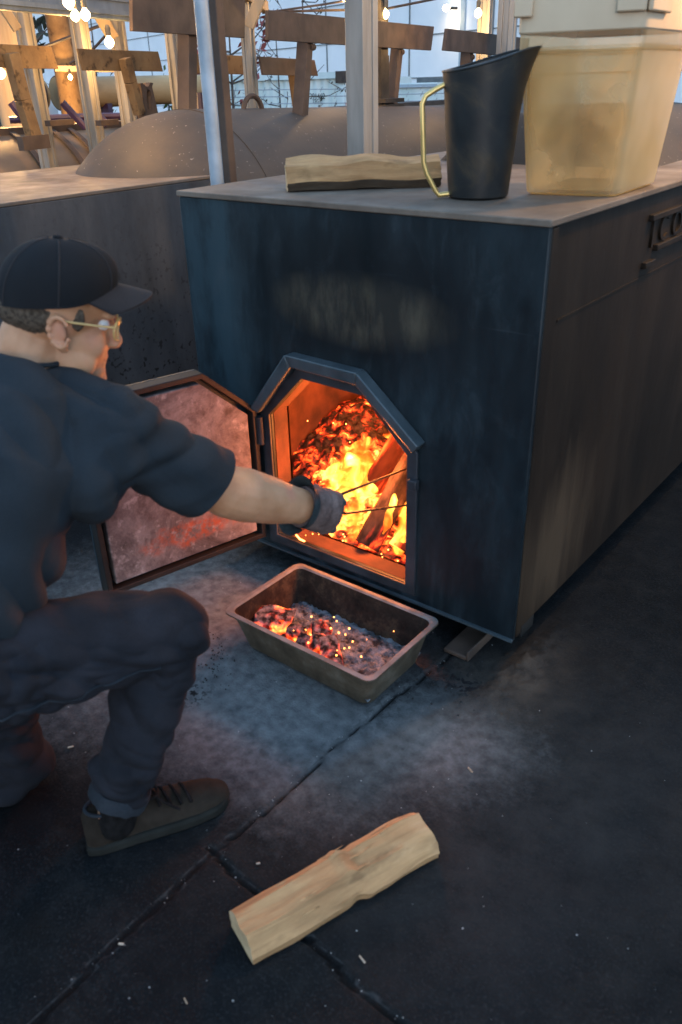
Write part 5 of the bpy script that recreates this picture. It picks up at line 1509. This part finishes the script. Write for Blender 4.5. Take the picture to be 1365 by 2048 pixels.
for k_ in range(6):
    ph = math.pi / 6 + k_ * math.pi / 3; pts = []
    for i in range(2, nv + 1):
        th = (math.pi / 2) * i / nv
        pts.append(Vector(vs[i * nu + int(round(ph / (2 * math.pi) * nu)) % nu]))
    mb = MB(); mb.tube(pts, .0017, 6); mb.obj('seam', M_BRIM, capob)
mb = MB(); top, bot = [], []
nA, nR = 22, 8
for i in range(nA + 1):
    a = R_(-62 + 124 * i / nA)
    for k in range(nR + 1):
        t = k / nR
        rin = Vector((-.006 + .106 * math.cos(a), .087 * math.sin(a)))
        ext = 0.070 * math.cos(a) ** 0.55 if math.cos(a) > 0 else 0
        p = rin + Vector((ext * t, rin.y * 0.06 * t))
        z_ = 0.045 + 0.036 * max(0, math.cos(a)) ** 1.5 - 1.0 * p.y ** 2 * t - 0.010 * t + 0.0 * p.y
        top.append(K(p.x, p.y, z_ + .002)); bot.append(K(p.x, p.y, z_ - .002))
w_ = nR + 1; o_ = len(top)
fs = []
for i in range(nA):
    for k in range(nR):
        a = i * w_ + k; fs.append((a, a + 1, a + w_ + 1, a + w_)); fs.append((o_ + a, o_ + a + w_, o_ + a + w_ + 1, o_ + a + 1))
for i in range(nA): a = i * w_ + nR; fs.append((a, o_ + a, o_ + a + w_, a + w_)); a = i * w_; fs.append((a, a + w_, o_ + a + w_, o_ + a))
for k in range(nR): fs.append((k, o_ + k, o_ + k + 1, k + 1)); a = nA * w_ + k; fs.append((a, a + 1, o_ + a + 1, o_ + a))
mb.add(top + bot, fs); mb.obj('brim', M_BRIM, capob)
# glasses
mb = MB()
for s in (-1, 1):
    cpt = [H(.108 - .012 * abs(math.cos(a)) * (1 if math.cos(a) > 0 else 0), s * .034 + s * .025 * math.cos(a), .006 + .021 * math.sin(a)) for a in np.linspace(0, 2 * math.pi, 25)]
    mb.tube(cpt, .0026, 8, cap=False)
    mb.tube([H(.098, s * .060, .014), H(.060, s * .072, .016), H(.012, s * .0785, .018), H(-.006, s * .079, .020)], .0022, 8)
mb.tube([H(.108, -.010, .010), H(.114, 0, .013), H(.108, .010, .010)], .0022, 8)
gl = mb.obj('glasses', M_FRAME, person)
for s in (-1, 1):
    mb = MB(); cpt = [H(.107 - .010 * max(0, math.cos(a)), s * .034 + s * .0235 * math.cos(a), .006 + .0195 * math.sin(a)) for a in np.linspace(0, 2 * math.pi, 24, endpoint=False)]
    mb.add(cpt, [tuple(range(24))]); mb.obj('lens', M_LENS, gl)
# shirt
mb = MB()
ch = pelv.lerp(neck0, .62)
sx = (shR - shL).normalized()
mb.tube([pelv - UP * .06 - U * .015, pelv + UP * .04, pelv.lerp(neck0, .34) + U * .012, pelv.lerp(neck0, .66) + U * .010, pelv.lerp(neck0, .90), neck0 + UP * .012],
        [(.182, .135), (.188, .142), (.186, .142), (.195, .142), (.135, .105), (.078, .074)], 32, up=U)
capsule(mb, neck0 - UP * .065, shR, .076, .074); capsule(mb, neck0 - UP * .065, shL, .076, .074)
capsule(mb, shR.lerp(pelv, .24) + U * .01, shR, .085, .08); capsule(mb, shL.lerp(pelv, .25), shL, .09, .08)
sl = shR.lerp(elR, .98); sd_ = (elR - shR).normalized()
mb.tube([shR - sd_ * .04, shR.lerp(elR, .35), sl], [.070, .068, .078], 24); 
mb.tube([shR + Vector((0, 0, -.03)), sl - UP * .026], [.066, .072], 24)
capsule(mb, shL, shL.lerp(elL, .8), .078, .068)
shirt = remesh(mb, 0.0045, 8)
def crease(v): return 2 * abs(noise.noise(v)) - 0.38
def wr_shirt(p, n):
    q = p - shR; a = q.dot(sd_); perp = (q - sd_ * a)
    near_ = math.exp(-(perp.length / .15) ** 2) * max(0, min(1, (a + .06) * 8))
    spine = (neck0 - pelv).normalized()
    f = .026 * near_ * crease(Vector((a * 3.2, p.z * 17 - p.y * 3, p.x * 6)))
    f += (1 - near_) * .018 * crease(Vector((p.dot(spine) * 8 + p.dot(U) * 5, p.dot(RT) * 3, p.dot(U) * 6 - p.z * 3)))
    return f + .003 * noise.noise(p * 16)
displace(shirt, wr_shirt)
bm_ = bmesh.new(); bm_.from_mesh(shirt); La = (elR - shR).length
bmesh.ops.bisect_plane(bm_, geom=bm_.verts[:] + bm_.edges[:] + bm_.faces[:], plane_co=shR + sd_ * La * .86, plane_no=(sd_ + RT * .10 - UP * .12).normalized(), clear_outer=True)
bm_.to_mesh(shirt); bm_.free()
skin_obj('shirt', shirt, M_SHIRT, person)
mb = MB(); cc = neck0 + UP * .012 + hf * .004
mb.tube([cc + (RT * math.cos(a) * .070 + U * math.sin(a) * .066) + UP * (.012 - .020 * math.sin(a)) for a in np.linspace(0, 2 * math.pi, 33)], .0045, 8, cap=False)
mb.obj('collar', M_SHIRT, person)
# jeans
mb = MB()
mb.ell(pelv - UP * .06, (.185, .15, .13), Matrix((RT, U, UP)).transposed(), 24, 14)
mb.tube([hipR - (kneeR - hipR) * .12, hipR.lerp(kneeR, .45), hipR.lerp(kneeR, .8), kneeR], [.118, .102, .090, .084], 26)
mb.ell(kneeR, (.082, .082, .084), nu=24, nv=14)
cuff = kneeR.lerp(ankR, .88)
mb.tube([kneeR, kneeR.lerp(ankR, .30), kneeR.lerp(ankR, .6), cuff], [.080, .077, .068, .060], 26)
mb.tube([hipL, hipL.lerp(kneeL, .5), kneeL], [.112, .098, .080], 26); mb.ell(kneeL, (.080, .080, .078), nu=24, nv=14)
mb.tube([kneeL, kneeL.lerp(ankL, .4), kneeL.lerp(ankL, .95)], [.078, .074, .064], 26)
jeans = remesh(mb, 0.0045, 7)
td, kd = (kneeR - hipR).normalized(), (ankR - kneeR).normalized()
def wr_jeans(p, n):
    a = (p - hipR).dot(td); b = (p - kneeR).dot(kd)
    f = .012 * crease(Vector((a * 13 + p.z * 9, p.z * 8, p.x * 6)))
    f += .020 * math.exp(-((b - .06) / .07) ** 2) * crease(Vector((b * 24, (p.x + p.y) * 8, 3)))
    f += .016 * math.exp(-((b - .34) / .08) ** 2) * crease(Vector((b * 26, (p.x + p.y) * 7, 6)))
    f += .016 * math.exp(-(a / .10) ** 2) * crease(Vector((a * 18, p.z * 14, 2)))
    return f + .003 * noise.noise(p * 22)
displace(jeans, wr_jeans)
jo = skin_obj('jeans', jeans, M_JEANS, person)
mb = MB()
kk = kd; e1 = kk.orthogonal().normalized(); e2 = kk.cross(e1)
nc_ = 72
cq = [(.0605, -.014), (.0640, -.006), (.0655, .008), (.0645, .019), (.058, .022), (.052, .012)]
rings(mb, [[cuff + (e1 * math.cos(a) + e2 * math.sin(a)) * (q[0] + .0035 * noise.noise((math.cos(a) * 2, math.sin(a) * 2, q[1] * 30))) + kk * (q[1] + (.005 * noise.noise((math.cos(a) * 5, math.sin(a) * 5, 1)) if q[1] > .01 else 0)) for a in np.linspace(0, 2 * math.pi, nc_, endpoint=False)] for q in cq])
mb.obj('cuff', M_HEM, jo)
s1 = RT * .0
mb = MB(); pts = []
for t in np.linspace(0.05, 0.86, 24):                 # outer seam of the leg
    p = hipR.lerp(kneeR, t); rr = .118 + (.084 - .118) * t
    pts.append(p + (RT * .93 - UP * .40).normalized() * (rr - .004))
from mathutils.bvhtree import BVHTree
bv_ = BVHTree.FromPolygons([v.co for v in jeans.vertices], [tuple(p.vertices) for p in jeans.polygons])
pts = [(lambda h: h[0] + h[1] * .0012 if h[0] else p)(bv_.find_nearest(p)) for p in pts]
mb = MB(); mb.tube(pts, .0026, 6); mb.obj('side_seam', M_HEM, jo)
# sock
mb = MB(); capsule(mb, ankR - UP * .03, ankR.lerp(kneeR, .12), .043, .045); so = remesh(mb, .004, 3); skin_obj('sock', so, M_LACE, person)
# shoes: upper lofted from heel to toe, sole, laces, collar
def shoe(heel, toe, tilt=0.0, down=UP):
    L = (toe - heel).length; f = (toe - heel).normalized(); s = f.cross(down).normalized(); u = s.cross(f)
    prof = [(-.006, .026, .030, .086), (.004, .036, .034, .104), (.02, .041, .040, .104), (.06, .043, .043, .094), (.10, .043, .044, .094), (.135, .045, .047, .088), (.19, .048, .051, .072),
            (.235, .049, .051, .064), (.275, .043, .046, .058), (.30, .029, .034, .048), (.313, .013, .018, .034)]
    sc = L / .312
    ub = MB(); n = 20
    R0 = []
    for t, w1, w2, h in prof:
        ring_ = []
        for j in range(n):
            a = 2 * math.pi * j / n
            x_ = w1 * math.cos(a); z_ = math.sin(a)
            zz = .018 + (h - .018) * max(0, z_) ** 0.75 if z_ > 0 else .018 + .006 * z_
            x_ *= 1.0 if z_ <= 0 else (1 - 0.2 * (max(0, z_) ** 2.5))
            off = -.004 * math.sin(min(1, t / .3) * math.pi)
            ring_.append(heel + f * (t * sc) + s * (x_ + off) + u * zz)
        R0.append(ring_)
    rings(ub, R0); ub.add(R0[0], [tuple(range(n))]); ub.add(R0[-1], [tuple(range(n))])
    so_ = ub.obj('shoe', M_SHOE, person)
    sb = MB(); out = []
    for t, w1, w2, h in prof: out.append((t * sc, w2 + .004))
    poly = [heel + f * (t - .004) + s * w for t, w in out] + [heel + f * (t + .002) - s * (w + .003) for t, w in reversed(out)]
    sb.prism(poly, u * .026); sb.obj('sole', M_SOLE, so_, 0.006)
    cb = MB(); cb.tube([heel + f * (.056 * sc + .052 * math.cos(a)) + s * .031 * math.sin(a) + u * (.098 - .006 * math.cos(a)) for a in np.linspace(0, 2 * math.pi, 33)], .0042, 8, cap=False)
    cb.obj('collar', M_HEM, so_)
    for t, w in ((.150, .036), (.172, .038), (.195, .039), (.217, .039)):
        lb = MB(); hh = np.interp(t, [q[0] for q in prof], [q[3] for q in prof])
        lb.tube([heel + f * (t * sc + .006 * k) + s * (w * k * .85) + u * (hh - .012 * k * k + .002) for k in (-1, -.5, 0, .5, 1)], .004, 6)
        lb.obj('lace', M_LACE, so_)
    lb = MB(); q0 = heel + f * .140 * sc + u * .092
    for sg in (-1, 1): lb.tube([q0 + s * sg * .03 * math.sin(a) + f * .018 * math.cos(a) * sg + u * (.012 * math.sin(a)) for a in np.linspace(0, math.pi, 9)], .0035, 6)
    lb.tube([q0, q0 + s * .035 + f * .03 - u * .012, q0 + s * .048 + f * .055 - u * .03], .0035, 6)
    lb.obj('lace_bow', M_LACE, so_)
    return so_
fd = Vector((.46, .888, 0)).normalized(); fs_ = Vector((.888, -.46, 0))
shoe(Vector((-.462, -1.075, .001)), Vector((-.462, -1.075, .001)) + fd * .318)
shoe(ankL + U * .035 + UP * .058, ankL - U * .255 + UP * .030, 0, -UP)
# glove
mb = MB()
mb.tube([wrR - ha * .005, wrR + ha * .02, wrR + ha * .050, wrR + ha * .088, wrR + ha * .108], [(.046, .050), (.043, .048), (.041, .053), (.040, .056), (.028, .050)], 24, up=hv)
fingers(mb, .0052)
mb.ell(wrR + ha * .088, (.026, .024, .048), PALM)
glv = remesh(mb, .0034, 3)
displace(glv, lambda p, n: .0018 * noise.noise(p * 90) + .0022 * noise.noise(Vector((p.dot(ha) * 60, p.dot(hv) * 12, 0))))
glo = skin_obj('glove', glv, M_GLOVE, person)
mb = MB()
mb.tube([wrR - ha * .022, wrR - ha * .008, wrR + ha * .010], [(.060, .072), (.052, .058), (.047, .051)], 24, cap=False, up=hv)
mb.tube([wrR + ha * .010, wrR - ha * .008, wrR - ha * .022], [(.0465, .0505), (.051, .057), (.059, .071)], 24, cap=False, up=hv)
mb.obj('cuff', M_GLOVED, glo)
mb = MB()
for k, o_ in enumerate((.030, .010, -.011, -.031)):
    q = wrR + ha * .098 + hv * o_ * 1.15 + hk * .018
    mb.ell(q, (.016, .009, .0105), PALM, 10, 8)
mb.obj('knuckle_pad', M_GLOVED, glo)
# two-pronged fire fork held in the fist
hand = wrR + ha * .095 - hk * .028
t1, t2 = on(812, 938, Y=.13), on(818, 1010, Y=.13)
fork = empty('fire_fork', hand, 'thin black two-pronged fire fork held in the gloved hand', 'fork')
bk_ = hand - (t1.lerp(t2, .5) - hand).normalized() * .10
nk_ = hand + (t1.lerp(t2, .5) - hand).normalized() * .05
mb = MB(); mb.tube([bk_, hand, nk_], .0075, 10); mb.obj('handle', M_DARK, fork)
for q in (t1, t2):
    mb = MB(); mb.tube([nk_, nk_.lerp(q, .12) + (q - t1.lerp(t2, .5)) * .35, q], [.005, .004, .003], 8); mb.obj('prong', M_DARK, fork)

# ================================================================== LITTER ON THE GROUND
mb = MB(); cb = MB(); 
def chip(mb, p, s, flat=0.3):
    q = [Vector((random.uniform(.6, 1) * math.cos(a), random.uniform(.6, 1) * math.sin(a), 0)) * s for a in np.linspace(0, 6.28, 6)[:-1]]
    mb.prism([p + k for k in q], (0, 0, s * flat))
for i in range(260):
    p = Vector((random.uniform(-1.3, 0.75), random.uniform(-1.5, 0.1), 0.003))
    chip(mb, p, random.choice((.0007, .001, .0014, .0022)), 0.5)
for pl in cracks:
    for a, b in zip(pl[:-1], pl[1:]):
        for k in range(int(np.linalg.norm(b - a) / .03)):
            q = a + (b - a) * random.random(); chip(mb, Vector((q[0] + random.gauss(0, .01), q[1] + random.gauss(0, .01), 0.001)), random.uniform(.0006, .0018), 0.6)
kind(mb.obj('grit', M_SPECK, smooth=False), 'stuff', 'pale grit specks strewn over the dark asphalt')
for i in range(90):
    x, y = random.gauss(428, 22), random.gauss(1310, 30); p = on(x, y, Z=0.003); chip(cb, p, random.uniform(.001, .0035), .6)
for i in range(60):
    p = Vector((random.gauss(-.1, .05), random.gauss(-.12, .05), .003)); chip(cb, p, random.uniform(.001, .004), .6)
kind(cb.obj('charcoal_crumbs', M_CRUMB, smooth=False), 'stuff', 'black charcoal crumbs scattered beside the pan')
for (x, y, s, lab) in ((941, 1541, (.014, .005), 'white splinter on the asphalt right of the pan'), (142, 1495, (.010, .005), 'pale wood chip on the asphalt behind the shoe heel'),
                       (517, 1728, (.006, .005), 'small tan chip between the shoe and the foreground log'), (243, 1889, (.008, .005), 'pale chip in the long crack at lower left'),
                       (725, 1920, (.014, .004), 'thin brown splinter below the foreground log'), (372, 2003, (.010, .003), 'thin pale splinter near the bottom edge')):
    p = on(x, y, Z=.002); a = random.uniform(-.6, .9)
    mb = MB(); d_ = Vector((math.cos(a), math.sin(a), .1)) * s[0] * .7; mb.bar(p - d_ + UP * .002, p + d_ + UP * .002, s[1] * .8, .003)
    tag(mb.obj('wood_chip', M_CHIP, bevel=.001), lab, 'wood chip', 'wood chips on the ground')
